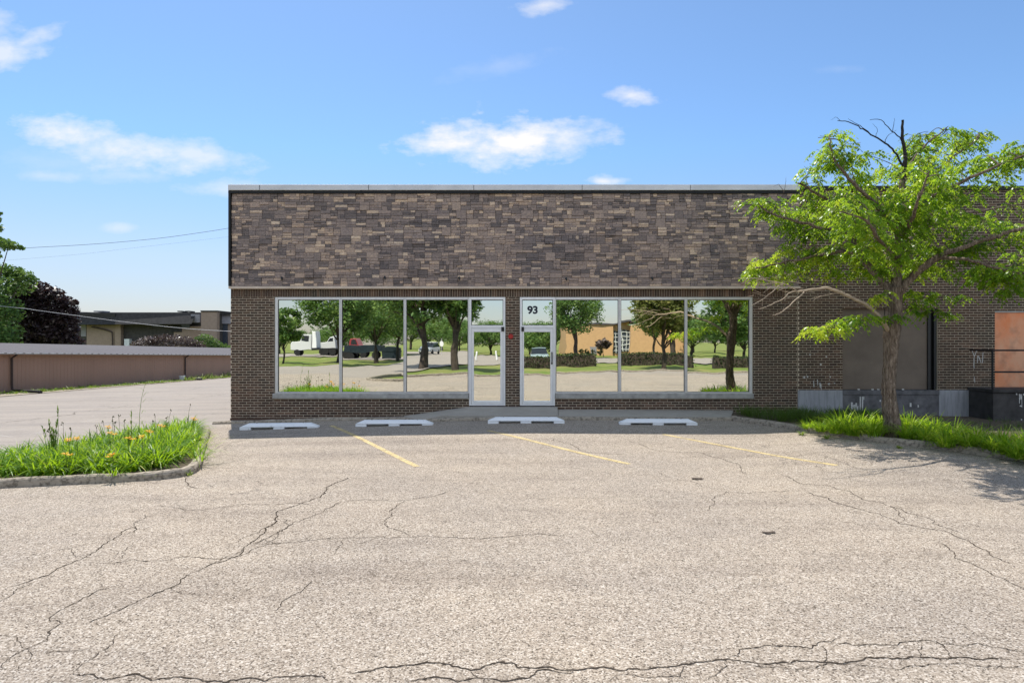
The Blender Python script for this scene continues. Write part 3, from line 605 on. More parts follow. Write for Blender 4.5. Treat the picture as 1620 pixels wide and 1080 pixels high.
for (a, c) in ((435, 538.5), (538.5, 640.5), (640.5, 742), (878, 980.5), (980.5, 1085.5), (1085.5, 1190.5)):
    x0, x1 = X(a), X(c); ends = {435: (.075, .036), 640.5: (.036, .03), 878: (.03, .036), 1085.5: (.036, .075)}
    wl, wr = ends.get(a, (.036, .036)); b = MB(); frame_ring(b, x0 + .001, x1 - .001, WB, WT, wl, wr, .07, .035, FY + .005, FY + .11)
    w = b.build('window', 'aluminium', shop, bevel=.006)
    b = MB(); frame_ring(b, x0 + wl, x1 - wr, WB + .035, WT - .07, .012, .012, .012, .012, gy - .012, gy + .02); b.build('gasket', 'gasket', w)
    pane(x0 + wl, x1 - wr, WB + .03, WT - .065, w, None, .010 if a == 1085.5 else None)
    MB().box(x0, x1, gy + .06, gy + .08, WB, WT).build('backing', 'gasket', w)
for (a, c) in ((432, 741.5), (878.5, 1191.5)):
    MB().box(X(a), X(c), FY - .06, FY + .28, ZS0, ZS1).build('sill', 'sill_concrete', shop, bevel=.012)
DB = Z(641.5)
for idx, (a, c, d0, d1, g0, g1_, hx) in enumerate(((742, 799.5, 745.5, 796, 749.5, 791.5, None), (822.5, 878, 826, 875, 829, 870.8, 873))):
    b = MB(); frame_ring(b, X(a) + .001, X(c) - .001, DB, WT, X(d0) - X(a), X(c) - X(d1), .07, .03, FY - .004, FY + .13); b.box(X(d0), X(d1), FY - .002, FY + .12, Z(519), Z(514.5))
    fr = b.build('door_frame', 'door_aluminium', shop, bevel=.006)
    tz0, tz1 = Z(514.5), WT - .07
    tr = MB(); frame_ring(tr, X(d0), X(d1), tz0, tz1, .014, .014, .014, .014, gy - .02, gy + .02); tr = tr.build('transom_window', 'gasket', shop)
    pane(X(d0), X(d1), tz0, tz1, tr)
    b = MB(); b.box(X(d0) + .006, X(g0), FY + .0, FY + .075, DB + .035, Z(519) - .006); b.box(X(g1_), X(d1) - .006, FY + .0, FY + .075, DB + .035, Z(519) - .006)
    b.box(X(g0), X(g1_), FY + .0, FY + .075, Z(525), Z(519) - .006); b.box(X(g0), X(g1_), FY + .0, FY + .075, DB + .035, Z(634))
    dr = b.build('door', 'door_aluminium', shop, bevel=.005)
    pane(X(g0), X(g1_), Z(634) - .01, Z(525) + .01, dr)
    cl = MB().box((X(d1) - .05) if idx == 0 else X(d0) - .02, (X(d1) + .03) if idx == 0 else X(d0) + .05, FY - .03, FY - .005, Z(524), Z(517)); cl.build('closer', 'gasket', dr)
    if hx: 
        p = MB(); p.tube([(X(hx), FY, Z(557)), (X(hx), FY - .06, Z(558)), (X(hx), FY - .07, Z(564)), (X(hx), FY - .06, Z(571)), (X(hx), FY, Z(572))], .014, 8); p.build('handle', 'gasket', dr)
        b = MB().box(X(hx) - .02, X(hx) + .02, FY - .012, FY + .0, Z(576), Z(573)); b.build('lock', 'gasket', dr)
    MB().box(X(d0), X(d1), gy + .06, gy + .08, DB, WT).build('door_backing', 'gasket', shop)
    if idx == 1:
        cu = bpy.data.curves.new('n93', 'FONT'); cu.body = '93'; cu.size = .315; cu.offset = .0125; cu.extrude = .0015; cu.space_character = .95
        to = bpy.data.objects.new('n93', cu); COL.objects.link(to); bpy.context.view_layer.update()
        me = bpy.data.meshes.new_from_object(to.evaluated_get(bpy.context.evaluated_depsgraph_get())); COL.objects.unlink(to)
        co = np.array([v.co[:] for v in me.vertices]); mn, mx = co.min(0), co.max(0)
        wx0, wx1, wz0, wz1 = X(834.2), X(850.8), Z(496.6), Z(483.6)
        for v in me.vertices:
            x_ = wx0 + (v.co.x - mn[0]) / (mx[0] - mn[0]) * (wx1 - wx0); z_ = wz0 + (v.co.y - mn[1]) / (mx[1] - mn[1]) * (wz1 - wz0)
            v.co = (x_, gy - .012 - v.co.z - FY, z_)
        me.materials.clear(); me_obj('number', me, 'vinyl_black', tr)
p = MB(); p.tube([(X(808), FY, Z(532)), (X(808), FY - .05, Z(532))], [.07, .065], 14); p.build('alarm_bell', 'alarm_red', shop)

# ------------------------------------------------------------------ neighbouring unit with the boarded openings
unit = empty('brick_building', (12, FY, 0), 'dark brick unit right of the shop with boarded openings and a grey foundation', 'building')
RX1 = 21.0; TOP = Z(301)
O1 = (X(1333), X(1483), Z(616), Z(488)); O2 = (X(1574), X(1700), Z(616), Z(492))
regs = [(BX1 + .012, O1[0], Z(617), TOP), (O1[0], O1[1], O1[3], TOP), (O1[1], O2[0], Z(617), TOP), (O2[0], O2[1], O2[3], TOP), (O2[1], RX1, Z(617), TOP)]
wall = bricks(regs, .07).build('brick_wall', 'brick', unit, fix=False)
b = MB()
for (x0, x1, z0, z1) in regs: b.box(x0, x1, FY + .004, FY + .30, z0, z1)
b.build('mortar_bed', 'mortar', wall)
MB().box(BX1 - .006, BX1 + .010, FY + .001, FY + .3, -.3, SOL1).build('control_joint', 'caulk', unit)
MB().box(BX1 + .002, RX1, FY - .05, FY + .35, TOP, Z(294.5)).build('coping', 'dark_metal', unit, bevel=.01)
MB().box(X(1262), O1[0], FY - .015, FY + .25, -.6, Z(617)).build('foundation', 'foundation', unit, bevel=.01)
o = MB().box(O1[0] + .004, O1[1] + .03, FY - .012, FY + .25, -.6, Z(624)).build('foundation', 'dark_foundation', unit); o['label'] = 'dark painted foundation panel with white drips'
MB().box(O1[0] + .004, O1[1] + .04, FY - .03, FY + .25, Z(624), Z(617)).build('sill', 'dark_foundation', unit, bevel=.008)
MB().box(O1[1] + .034, X(1569), FY - .015, FY + .25, -.6, Z(617)).build('foundation', 'foundation', unit, bevel=.01)
MB().box(X(1569) + .003, RX1, FY - .012, FY + .25, -.6, Z(617)).build('foundation', 'black_stoop', unit)
bw = MB(); bw.box(O1[0], X(1470), FY + .09, FY + .12, O1[2], O1[3]).build('boarded_window', 'board', unit)
b = MB().box(X(1470), X(1474), FY + .05, FY + .14, O1[2], O1[3]); b.box(X(1474), X(1479), FY + .12, FY + .14, O1[2], O1[3]); b.box(X(1479), O1[1], FY + .03, FY + .14, O1[2], O1[3]); b.build('window_frame', 'black_plastic', unit)
MB().box(X(1402), X(1403), FY + .084, FY + .1, O1[2], O1[3]).build('board_seam', 'dark_metal', unit)
MB().box(O2[0], O2[1], FY + .02, FY + .06, O2[2], O2[3]).build('rusty_panel', 'rust_panel', unit)
MB().box(O2[0], O2[1], FY - .004, FY + .03, O2[3] - .04, O2[3]).build('panel_trim', 'sill_concrete', unit)
MB().box(BX1, RX1, FY + .302, FY + 27.9, TOP - .05, TOP).build('roof', 'shed_roof', unit)
b = MB(); b.box(RX1 - .3, RX1, FY + .31, FY + 28, -1, TOP - .06); b.box(BX1, RX1 - .31, FY + 27.7, FY + 28, -1, TOP - .06); b.box(BX1, RX1 - .31, FY + .302, FY + .32, -.5, TOP - .06); b.build('side_wall', 'side_brick', unit)
# scratched paint marks and drips on the wall
def stroke(b, pts, w, y):
    for (a, c) in zip(pts[:-1], pts[1:]):
        ax, az, cx, cz = X(a[0]), Z(a[1]), X(c[0]), Z(c[1]); dx, dz = cx - ax, cz - az; ln = math.hypot(dx, dz) + 1e-6; nx, nz_ = -dz / ln * w / 2, dx / ln * w / 2
        b.add([(ax - nx, y, az - nz_), (ax + nx, y, az + nz_), (cx + nx, y, cz + nz_), (cx - nx, y, cz - nz_)], [[0, 1, 2, 3]])
b = MB()
for pts in ([(1538, 555), (1541, 563), (1540.5, 580), (1541, 583)], [(1545, 554), (1541.5, 563)], [(1547, 562), (1546, 574)], [(1548, 563), (1552, 574)], [(1555, 557), (1554, 574)], [(1541, 596), (1542, 605)]): stroke(b, pts, .018, FY - .004)
for (px, py, l, w) in ((1287, 602, 10, .022), (1293, 600, 9, .02), (1297, 605, 8, .03), (1298.5, 606, 10, .018), (1272, 595, 3, .05), (1277, 594, 3, .04), (1281, 560, 2, .04), (1307, 563, 2, .035), (1298, 575, 2.5, .04), (1313, 595, 2, .03), (1311, 606, 2, .06), (1320, 605, 2, .02)): stroke(b, [(px, py), (px + .6, py + l)], w, FY - .004)
b.build('graffiti', 'old_paint', unit, fix=False)
b = MB()
for (px, py, l, w) in ((1347, 636, 16, .05), (1351, 640, 14, .06), (1354, 637, 12, .04), (1356, 642, 12, .05), (1360.5, 627, 28, .035), (1364, 627, 26, .035), (1366, 627, 5, .02), (1392, 632, 3, .04), (1440, 637, 6, .05), (1452, 640, 4, .03)): stroke(b, [(px, py), (px, py + l)], w, FY - .017)
for (px, py) in ((1357, 615.6), (1379, 615.6), (1388, 615.6), (1395, 615.8), (1427, 615.5)): stroke(b, [(px - 1.5, py), (px + 2, py)], .03, FY - .034)
b.build('paint_drips', 'old_paint', unit, fix=False)
# stoop and railing
st = empty('stoop', (X(1640, 16.3), 16.7, 0), 'black painted concrete stoop at the rusty orange door opening', 'stoop')
sx0 = X(1571, 16.35)
MB().box(sx0, 18.5, 16.35, FY - .016, -.4, .78).build('base', 'black_stoop', st, bevel=.01)
MB().box(sx0 - .03, 18.5, 16.3, FY - .014, .782, .86).build('top_slab', 'black_stoop', st, bevel=.01)
b = MB()
for (px, z0, l, w) in ((1607, .76, .04, .03), (1612, .75, .25, .02), (1614, .74, .14, .03), (1616, .70, .3, .012), (1618, .76, .05, .04), (1613, .45, .03, .05), (1615, .1, .04, .03)):
    x_ = (px - 810) * .01635; b.add([(x_, 16.296 if z0 > .78 else 16.345, z0), (x_ + w, 16.345, z0), (x_ + w, 16.345, z0 - l), (x_, 16.345, z0 - l)], [[0, 1, 2, 3]])
b.build('paint_drips', 'old_paint', st, fix=False)
rl_ = empty('railing', (sx0 + .06, 16.4, .86), 'black metal pipe railing on the stoop at the right edge', 'railing')
xr = sx0 + .02
for zz in (1.87, 1.31): MB().tube([(xr, 16.4, zz), (xr + 1.5, 16.4, zz), (18.4, 16.4, zz)], .022, 8).build('rail', 'dark_metal', rl_)
for xx in (xr, xr + 1.9, xr + 3.8): MB().tube([(xx, 16.4, .86), (xx, 16.4, 1.4), (xx, 16.4, 1.87)], .022, 8).build('post', 'dark_metal', rl_)
MB().tube([(xr, 16.4, 1.87), (xr, 16.9, 1.87), (xr, 17.2, 1.87)], .022, 8).build('rail', 'dark_metal', rl_)

# ------------------------------------------------------------------ wheel stops
def wheel_stop(px, py, rz, label):
    x, y = ray(px, py); y += .09; z = g1(x, y); t_ = empty('wheel_stop', (x, y, z), label, 'wheel stop', 'white concrete wheel stops in the building shadow', rz)
    L2, d, h = .93, .10, .135; b = MB(); z0 = .045
    for (a, c) in ((-L2, -.66), (-.14, .13), (.66, L2)): b.box(a + .004, c - .004, -d + .004, d - .004, -.02, z0)
    b.box(-L2 + .02, L2 - .02, d - .03, d - .006, -.02, z0 - .001)  # rear strip added to keep light from behind out of the slots
    V = []
    for (ll, dd, zz) in ((L2, d, z0), (L2 - .02, d, .06), (L2 - .17, d - .035, h - .012), (L2 - .19, d - .05, h)):
        V += [(-ll, -dd, zz), (ll, -dd, zz), (ll, dd, zz), (-ll, dd, zz)]
    Fq = [[3, 2, 1, 0], [12, 13, 14, 15]]
    for k in range(3):
        for j in range(4): Fq.append([k * 4 + j, k * 4 + (j + 1) % 4, (k + 1) * 4 + (j + 1) % 4, (k + 1) * 4 + j])
    b.add(V, Fq); b.build('body', 'wheelstop', t_, org=(0, 0, 0), bevel=.008)
    for sx_ in (-.55, .55): MB().tube([(sx_, 0, h - .01), (sx_, 0, h + .006)], .013, 8).build('anchor_pin', 'brown_metal', t_, org=(0, 0, 0))
wheel_stop(441, 678.5, .07, 'white wheel stop nearest the left corner of the shop')
wheel_stop(623.5, 673.5, .03, 'white wheel stop left of the sloping ramp below the third shop window')
wheel_stop(832.5, 669, -.01, 'white wheel stop in front of the glass doors')
wheel_stop(1042, 672, -.02, 'white wheel stop nearest the planting bed')

# ------------------------------------------------------------------ plants: strap leaved clumps
def strips(B, az, Ln, lean, droop, width, seg_=5):
    """arching blades. B (N,3) bases, az azimuth, Ln length"""
    n = len(B); t_ = np.linspace(0, 1, seg_ + 1)[None, :, None]; d = np.stack([np.cos(az), np.sin(az), np.zeros(n)], -1)[:, None]
    P = B[:, None] + d * (Ln * lean)[:, None, None] * t_ ** 1.25 + np.array([0, 0, 1.])[None, None] * (Ln[:, None, None] * (t_ * (1 - .25 * lean[:, None, None]) - droop[:, None, None] * t_ ** 2.4))
    sd = np.stack([-np.sin(az), np.cos(az), np.zeros(n)], -1)[:, None]; w = (width[:, None, None] * np.array([.55, .9, 1, .85, .55, .06])[None, :, None][:, :seg_ + 1]) / 2
    A = P - sd * w; C = P + sd * w
    return np.stack([A[:, :-1], C[:, :-1], C[:, 1:], A[:, 1:]], 2).reshape(-1, 4, 3)
def tuft(cx, cy, cz, r, n, L0, L1, rg, w=.016, dr=.55, rnd0=0.5):
    th = rg.uniform(0, 2 * math.pi, n); rr = r * np.sqrt(rg.uniform(0, 1, n)) * .35
    B = np.stack([cx + rr * np.cos(th), cy + rr * np.sin(th), np.full(n, cz)], -1); az = th + rg.normal(0, .5, n)
    Q = strips(B, az, rg.uniform(L0, L1, n), rg.uniform(.25, 1.05, n), rg.uniform(.15, dr, n), rg.uniform(.7, 1.3, n) * w)
    return Q, np.repeat(np.clip(rg.normal(rnd0, .2, n), 0, 1), 5)
rg = np.random.default_rng(31)
inner = [(x, y) for x, y in [(-8.6, 9.75), (-8.3, 9.5), (-7.46, 9.62), (-6.0, 9.88), (-5.62, 10.1), (-5.65, 10.6), (-6.0, 11.45), (-6.68, 13.1), (-7.35, 14.6), (-7.6, 14.9), (-7.85, 13.8), (-8.15, 12.2), (-8.5, 10.9), (-8.6, 10.2)]]
Qs, Rs = [], []; pts = []
while len(pts) < 330:
    x, y = rg.uniform(-12, -5.3), rg.uniform(8, 15.3)
    if inpoly(inner, np.array([x]), np.array([y]))[0]: pts.append((x, y))
for (x, y) in pts:
    q, r_ = tuft(x, y, g1(x, y) + .05, .26, 34, .36, .68, rg, .020, 1.0, rg.normal(.5, .16)); Qs.append(q); Rs.append(r_)
for (x, y) in ((-5.5, 11.0), (-5.75, 11.5), (-6.0, 12.0), (-5.3, 10.7), (-6.3, 12.6)):
    q, r_ = tuft(x, y, g1(x, y) + .08, .3, 26, .35, .62, rg, .016, 1.0, .6); Qs.append(q); Rs.append(r_)
o = quads('daylily_foliage', np.concatenate(Qs), 'lily_leaf', np.concatenate(Rs)); info(o, 'dense mass of arching green daylily leaves filling the kerbed island', 'ground cover', kind='stuff')
# dry seed stalks sticking out of the leaf mass
b = MB()
for i in range(20):
    x, y = pts[i]; z = g1(x, y) + .3; h = rg.uniform(.25, .42); dx, dy = rg.normal(0, .04, 2)
    b.tube([(x, y, z), (x + dx * .5, y + dy * .5, z + h * .6), (x + dx, y + dy, z + h)], .0032, 4, cap=False)
    for k in range(3):
        hx, hy, hz = x + dx + rg.normal(0, .014), y + dy + rg.normal(0, .014), z + h + rg.uniform(-.03, .02); b.tube([(hx, hy, hz - .014), (hx, hy, hz), (hx, hy, hz + .014)], [.003, .009, .003], 5)
o = b.build('seed_stalks', 'dry_stalk', fix=False); info(o, 'thin dry seed stalks standing out of the daylily leaves', 'ground cover', kind='stuff')
order = ['first', 'second', 'third', 'fourth', 'fifth', 'sixth', 'seventh', 'eighth', 'ninth', 'tenth', 'eleventh']
fl = sorted([(109, 695), (122, 693), (171, 675), (174, 685), (203, 693), (235, 682), (254, 673), (306, 662), (225, 690), (104, 718), (178, 719)])
for i, (px, py) in enumerate(fl):
    hz = .56 if py < 710 else .40
    x, y = ray(px, py, hz); z = g1(x, y)
    e = empty('flowering_daylily', (x, y, z), f'orange daylily in bloom, {order[i]} from the left in the leafy island', 'flower', 'orange daylilies in the left island')
    q, r_ = tuft(x, y, z + .05, .25, 26, .3, .5, rg, .017, .7, .55); quads('foliage', q, 'lily_leaf', r_, e)
    MB().tube([(x, y, z + .05), (x + .01, y, z + .3), (x, y - .01, z + hz)], .005, 5).build('stalk', 'weed_leaf', e)
    PT = []; nfl = 2
    for f_ in range(nfl):
        ox, oy, oz = (0, 0, 0) if f_ == 0 else (rg.normal(0, .04), rg.normal(0, .03), -.03)
        for k in range(6):
            a = k * math.pi / 3 + .3; d = np.array([math.cos(a), math.sin(a) * .8 - .25, .55]); d /= np.linalg.norm(d); s_ = np.cross(d, [0, 0, 1]); s_ /= np.linalg.norm(s_); c0 = np.array([x + ox, y - .01 + oy, z + hz + oz]); m = c0 + d * .036; tip = c0 + d * .06 + np.array([d[0] * .016, d[1] * .016, -.01])
            PT.append([c0, m + s_ * .013, tip, m - s_ * .013])
    quads('flower', np.array(PT), 'petal', rg.uniform(0, 1, len(PT)), e)
# tall weeds in the island
def weed(px, py0, py1, kind, label):
    x, y = ray(px, py0, .25); z = g1(x, y) + .05; H = (CZ - (py1 - 540) * y / F) - z
    e = empty('tall_weed', (x, y, z), label, 'weed')
    if kind == 'grass':
        P = np.array([(x, y, z), (x - .02, y, z + H * .4), (x + .03, y, z + H * .75), (x + .12, y, z + H)]); MB().tube(smooth_path(P, 4), np.linspace(.006, .002, 13), 5).build('stem', 'weed_leaf', e)
        n = 9; hz = np.linspace(.25, .92, n); B = np.array([(x + .1 * h_ ** 2, y, z + H * h_) for h_ in hz]); az = rg.choice([0, math.pi], n) + rg.normal(0, .5, n)
        q = strips(B, az, rg.uniform(.16, .30, n), rg.uniform(.5, .9, n), rg.uniform(.5, 1.1, n), np.full(n, .012)); quads('foliage', q, 'weed_leaf', np.repeat(rg.uniform(0, .6, n), 5), e)
    else:
        b = MB(); Q = []; 
        for k in range(9 if kind == 'bushy' else 3):
            hx = H * (1 if k == 0 else rg.uniform(.5, .85)); dx = rg.normal(0, .07); dy = rg.normal(0, .05); b.tube([(x, y, z), (x + dx * .6, y + dy, z + hx * .5), (x + dx, y + dy, z + hx)], [.006, .005, .002], 5)
            m = 26; tt = rg.uniform(.25, 1, m); B = np.stack([x + dx * tt, y + dy * tt, z + hx * tt], -1); Q.append(strips(B, rg.uniform(0, 6.28, m), rg.uniform(.05, .11, m), rg.uniform(.2, .5, m), rg.uniform(0, .3, m), np.full(m, .014)))
        b.build('stem', 'weed_leaf', e); q = np.concatenate(Q); quads('foliage', q, 'weed_leaf', np.repeat(rg.uniform(0 if kind == 'bushy' else .5, .7 if kind == 'bushy' else 1, len(q) // 5), 5), e)
weed(222, 690, 602, 'grass', 'tall thin grassy weed with drooping blades above the island')
weed(86, 716, 646, 'bushy', 'bushy upright weed at the left of the daylily island')
weed(207, 706, 648, 'spike', 'bright green upright spike plant in the middle of the island')
# tufts at the foot of the kerbs
for (px, py, n, s_, lab) in ((237, 757, 26, .22, 'bright tuft of grass growing against the island kerb'), (300, 752, 16, .15, 'small weed at the rounded corner of the island kerb'), (1268, 688, 40, .16, 'low leafy weed under the kerb below the tree bed, left one'), (1308, 694, 40, .2, 'low leafy weed under the kerb below the tree bed, right one'), (1424, 709, 26, .12, 'tiny weed at the kerb in front of the tree trunk'), (305, 722, 24, .3, 'loose leaves hanging over the right side of the island kerb')):
    x, y = ray(px, py); q, r_ = tuft(x, y, g1(x, y), .12, n, s_ * .5, s_, rg, .014, .7, .75); o = quads('weed', q, 'weed_leaf', r_, org=(x, y, g1(x, y))); o.location = (x, y, g1(x, y)); info(o, lab, 'weed')
# right bed: individual clumps
protos = []
for k in range(6):
    q, r_ = tuft(0, 0, 0, .34, 120, .34, .66, rg, .017, .62, .78); q2, r2 = tuft(0, 0, 0, .5, 46, .22, .45, rg, .017, .9, .7); protos.append((np.concatenate([q, q2]), np.concatenate([r_, r2]) - .06))
spots = [(1277, 676, .62), (1299, 680, .75), (1322, 683, 1.0), (1350, 686, 1.12), (1380, 688, 1.15), (1334, 676, 1.2), (1364, 677, 1.28), (1392, 679, 1.2), (1436, 692, 1.08), (1440, 680, 1.22), (1466, 697, 1.02), (1476, 685, 1.22), (1496, 704, 1.05), (1508, 692, 1.15), (1530, 706, 1.0), (1545, 697, 1.0), (1566, 711, .95), (1592, 715, 1.05), (1612, 722, 1.05), (1645, 728, 1.1), (1585, 701, .9), (1622, 706, 1.0)]
spots.sort(); nm = ['first', 'second', 'third', 'fourth', 'fifth', 'sixth', 'seventh', 'eighth', 'ninth', 'tenth', 'eleventh', 'twelfth', '13th', '14th', '15th', '16th', '17th', '18th', '19th', '20th', '21st', '22nd', '23rd']
made = {}
for i, (px, py, sc_) in enumerate(spots):
    x, y = ray(px, py, .10); z = g1(x, y) + .07; k = i % 6; rz = rg.uniform(0, 6.28)
    lab = f'bright green strap leaved clump, {nm[i]} from the left in the bed under the tree'
    if k not in made: o = quads('daylily_clump', protos[k][0], 'lily_leaf', protos[k][1]); made[k] = o
    else: o = made[k].copy(); COL.objects.link(o)
    o.location = (x, y, z); o.rotation_euler = (0, 0, rz); o.scale = (sc_, sc_, sc_ * .92); info(o, lab, 'plant', 'green clumps in the bed under the tree')
Qs, Rs = [], []
bedin = [(6.0, 15.9), (6.5, 15.0), (7.1, 14.25), (7.7, 13.7), (8.2, 14.2), (9.5, 15.0), (9.6, 16.9), (5.9, 16.9)]
n_ = 0
while n_ < 190:
    x, y = rg.uniform(5.9, 9.8), rg.uniform(13.7, 16.95)
    if inpoly(bedin, np.array([x]), np.array([y]))[0]:
        q, r_ = tuft(x, y, g1(x, y) + .07, .3, 34, .25, .48, rg, .007, .5, .35); Qs.append(q); Rs.append(r_); n_ += 1
for i in range(90):
    x, y = rg.uniform(9.6, 15.5), rg.uniform(13, 16.2)
    q, r_ = tuft(x, y, g1(x, y) + .07, .3, 22, .12, .28, rg, .007, .5, .35); Qs.append(q); Rs.append(r_)
o = quads('fine_grass', np.concatenate(Qs), 'grass_leaf', np.concatenate(Rs)); info(o, 'fine dark green ornamental grass in the shaded corner of the bed', 'grass', kind='stuff')
# weeds along the shed
Qs, Rs = [], []
for i in range(420):
    y = rg.uniform(28, 66); x = -26.3 + rg.uniform(-.3, .9) ; s_ = .08 + .14 * rg.random() ** 2
    if 50 < y < 56: s_ *= 2.4
    if y > 58 and rg.random() < .5: s_ *= 3
    q, r_ = tuft(x, y, g1(x, y) + .03, .5, 12, s_, s_ * 2, rg, .03, .7, .8 if s_ > .3 else .6); Qs.append(q); Rs.append(r_)
o = quads('verge_weeds', np.concatenate(Qs), 'weed_leaf', np.concatenate(Rs)); info(o, 'sparse weeds and grass along the foot of the brown shed', 'weeds', kind='stuff')

# ------------------------------------------------------------------ the locust tree
TD = 12.75
def T(px, py, dy=0.0): D = TD + dy; return np.array([(px - 810) * D / F, D, CZ - (py - 540) * D / F])
tx, ty, tz_ = T(1413, 672); tree = empty('locust_tree', (tx, ty, g1(tx, ty) + .06), 'locust tree with drooping bright green leaves and dead top twigs in the right bed', 'tree')
rt = np.random.default_rng(77)
def limb(b, pts, r0, r1, n=5, sides=8, jit=.0, knots=False):
    P = smooth_path([T(*p) for p in pts], n); k = len(P); rr = np.linspace(r0, r1, k)
    if jit: P[1:-1] += rt.normal(0, jit, (k - 2, 3))
    if knots: rr = rr * (1 + rt.normal(0, .05, k))
    b.tube(P, rr, sides); return P
b = MB(); 
P = smooth_path([T(1414, 690), T(1413, 672), T(1409, 645), T(1407, 610), T(1409, 575), T(1411, 545), T(1412, 522), T(1417, 500), T(1417, 475), T(1416, 455)], 6)
rad = np.interp(np.arange(len(P)), np.linspace(0, len(P) - 1, 10), [.205, .17, .138, .124, .126, .136, .158, .13, .128, .135]) * (1 + rt.normal(0, .03, len(P)))
# irregular trunk section
n = 16; th = np.arange(n) * 2 * math.pi / n; V = []
lob = 1 + .09 * np.sin(3 * th + .5) + .06 * np.sin(5 * th + 1.2)
for i, p in enumerate(P):
    for j in range(n):
        rr = rad[i] * lob[j] * (1 + rt.normal(0, .035)); V.append((p[0] + rr * math.cos(th[j]), p[1] + rr * math.sin(th[j]), p[2]))
b.add(V, [[i * n + j, i * n + (j + 1) % n, (i + 1) * n + (j + 1) % n, (i + 1) * n + j] for i in range(len(P) - 1) for j in range(n)])
b.build('trunk', 'bark', tree, smooth=True)
LIMBS = [([(1416, 460, 0), (1419, 420, .1), (1422, 380, .1), (1425, 330, .0), (1428, 285, 0)], .12, .05),
 ([(1421, 463, 0), (1445, 436, -.1), (1478, 410, -.3), (1520, 392, -.5), (1580, 372, -.8), (1650, 350, -1.0)], .095, .02),
 ([(1412, 466, 0), (1394, 443, .1), (1372, 418, .2), (1358, 396, .3), (1346, 362, .3), (1325, 330, .3), (1290, 305, .2), (1262, 290, .1)], .085, .018),
 ([(1362, 402, .25), (1330, 398, .5), (1290, 404, .9), (1240, 415, 1.2), (1195, 425, 1.3)], .05, .012),
 ([(1350, 370, .3), (1310, 362, .8), (1260, 350, 1.2), (1215, 335, 1.3), (1200, 322, 1.3)], .045, .012),
 ([(1422, 372, .1), (1390, 330, -.6), (1350, 290, -1.0), (1320, 250, -1.1), (1312, 220, -1.1)], .05, .01),
 ([(1425, 335, 0), (1460, 295, .7), (1500, 255, 1.1), (1545, 222, 1.3)], .05, .01),
 ([(1424, 350, 0), (1480, 310, -.8), (1550, 275, -1.4), (1640, 240, -1.8)], .05, .012),
 ([(1420, 400, .1), (1450, 370, 1.0), (1500, 345, 1.6), (1570, 330, 2.0), (1640, 320, 2.1)], .05, .012),
 ([(1480, 409, -.3), (1530, 410, -.9), (1580, 425, -1.3), (1640, 435, -1.5)], .04, .01),
 ([(1419, 430, .1), (1400, 400, 1.1), (1370, 370, 1.8), (1330, 350, 2.2)], .045, .01),
 ([(1422, 385, .1), (1440, 350, -1.2), (1455, 310, -1.8), (1470, 270, -2.0)], .045, .01),
 ([(1420, 410, .1), (1395, 385, -1.2), (1370, 350, -1.9), (1330, 335, -2.2)], .045, .01),
 ([(1427, 300, 0), (1440, 260, .3), (1470, 225, .6), (1500, 200, .7)], .035, .008)]
b = MB()
for pts_, r0, r1 in LIMBS: limb(b, pts_, r0, r1, 5, 8, .012, True)
b.build('limb', 'bark', tree, smooth=True)
b = MB()   # dead dark crown top
limb(b, [(1428, 290, 0), (1431, 260, 0), (1432, 245, 0), (1427, 215, 0), (1428, 190, 0)], .05, .022, 4, 7, .004, True)
for pts_, r0 in (([(1428, 262, 0), (1415, 240, 0), (1400, 226, .05), (1378, 213, .1), (1362, 202, .15), (1342, 193, .2), (1325, 191, .2)], .022), ([(1378, 213, .1), (1366, 203, .1), (1355, 196, 0), (1342, 188, 0)], .010), ([(1429, 228, 0), (1420, 215, 0), (1408, 205, 0), (1394, 190, -.1), (1376, 190, -.1)], .014), ([(1412, 209, 0), (1414, 196, 0), (1415, 187, 0)], .007),
   ([(1429, 238, 0), (1440, 226, .1), (1452, 212, .1), (1468, 208, .1)], .012), ([(1400, 226, 0), (1404, 216, 0), (1418, 206, 0)], .008), ([(1330, 192, .2), (1322, 186, .2), (1314, 190, .2)], .005), ([(1385, 218, .1), (1388, 205, .1), (1380, 196, .1)], .006)): limb(b, pts_, r0, r0 * .3, 4, 5, .006)
b.build('dead_top', 'dark_wood', tree)
b = MB()   # pale dead lower limb
for pts_, r0, r1 in (([(1410, 528, 0), (1401, 516, -.1), (1390, 500, -.2), (1378, 488, -.3), (1358, 476, -.45), (1330, 463, -.6), (1308, 456, -.7), (1285, 458, -.8), (1262, 461, -.9)], .05, .018), ([(1272, 462, -.9), (1262, 472, -.95), (1245, 487, -1.0), (1233, 496, -1.0), (1222, 499, -1.05)], .014, .006), ([(1262, 461, -.9), (1248, 464, -1.0), (1240, 472, -1.0), (1222, 481, -1.1), (1200, 489, -1.2)], .014, .005), ([(1262, 461, -.9), (1240, 449, -1.1), (1222, 462, -1.2), (1205, 474, -1.2), (1188, 484, -1.3)], .011, .004), ([(1240, 449, -1.1), (1215, 444, -1.2), (1190, 440, -1.3), (1158, 441, -1.4)], .010, .004), ([(1230, 447, -1.1), (1210, 450, -1.2), (1195, 448, -1.3)], .006, .003), ([(1330, 463, -.6), (1300, 468, -.7), (1286, 476, -.7)], .006, .003), ([(1239, 492, -1), (1240, 486, -1)], .005, .003), ([(1207, 474, -1.2), (1206, 485, -1.2)], .004, .002)): limb(b, pts_, r0, r1, 4, 6, .005)
for k in range(22):
    px, py = rt.uniform(1190, 1300), rt.uniform(438, 470); limb(b, [(px, py, -1), (px - rt.uniform(10, 25), py + rt.uniform(-6, 12), -1.1)], .0045, .0015, 3, 4, .006)
b.build('dead_limb', 'dead_wood', tree)
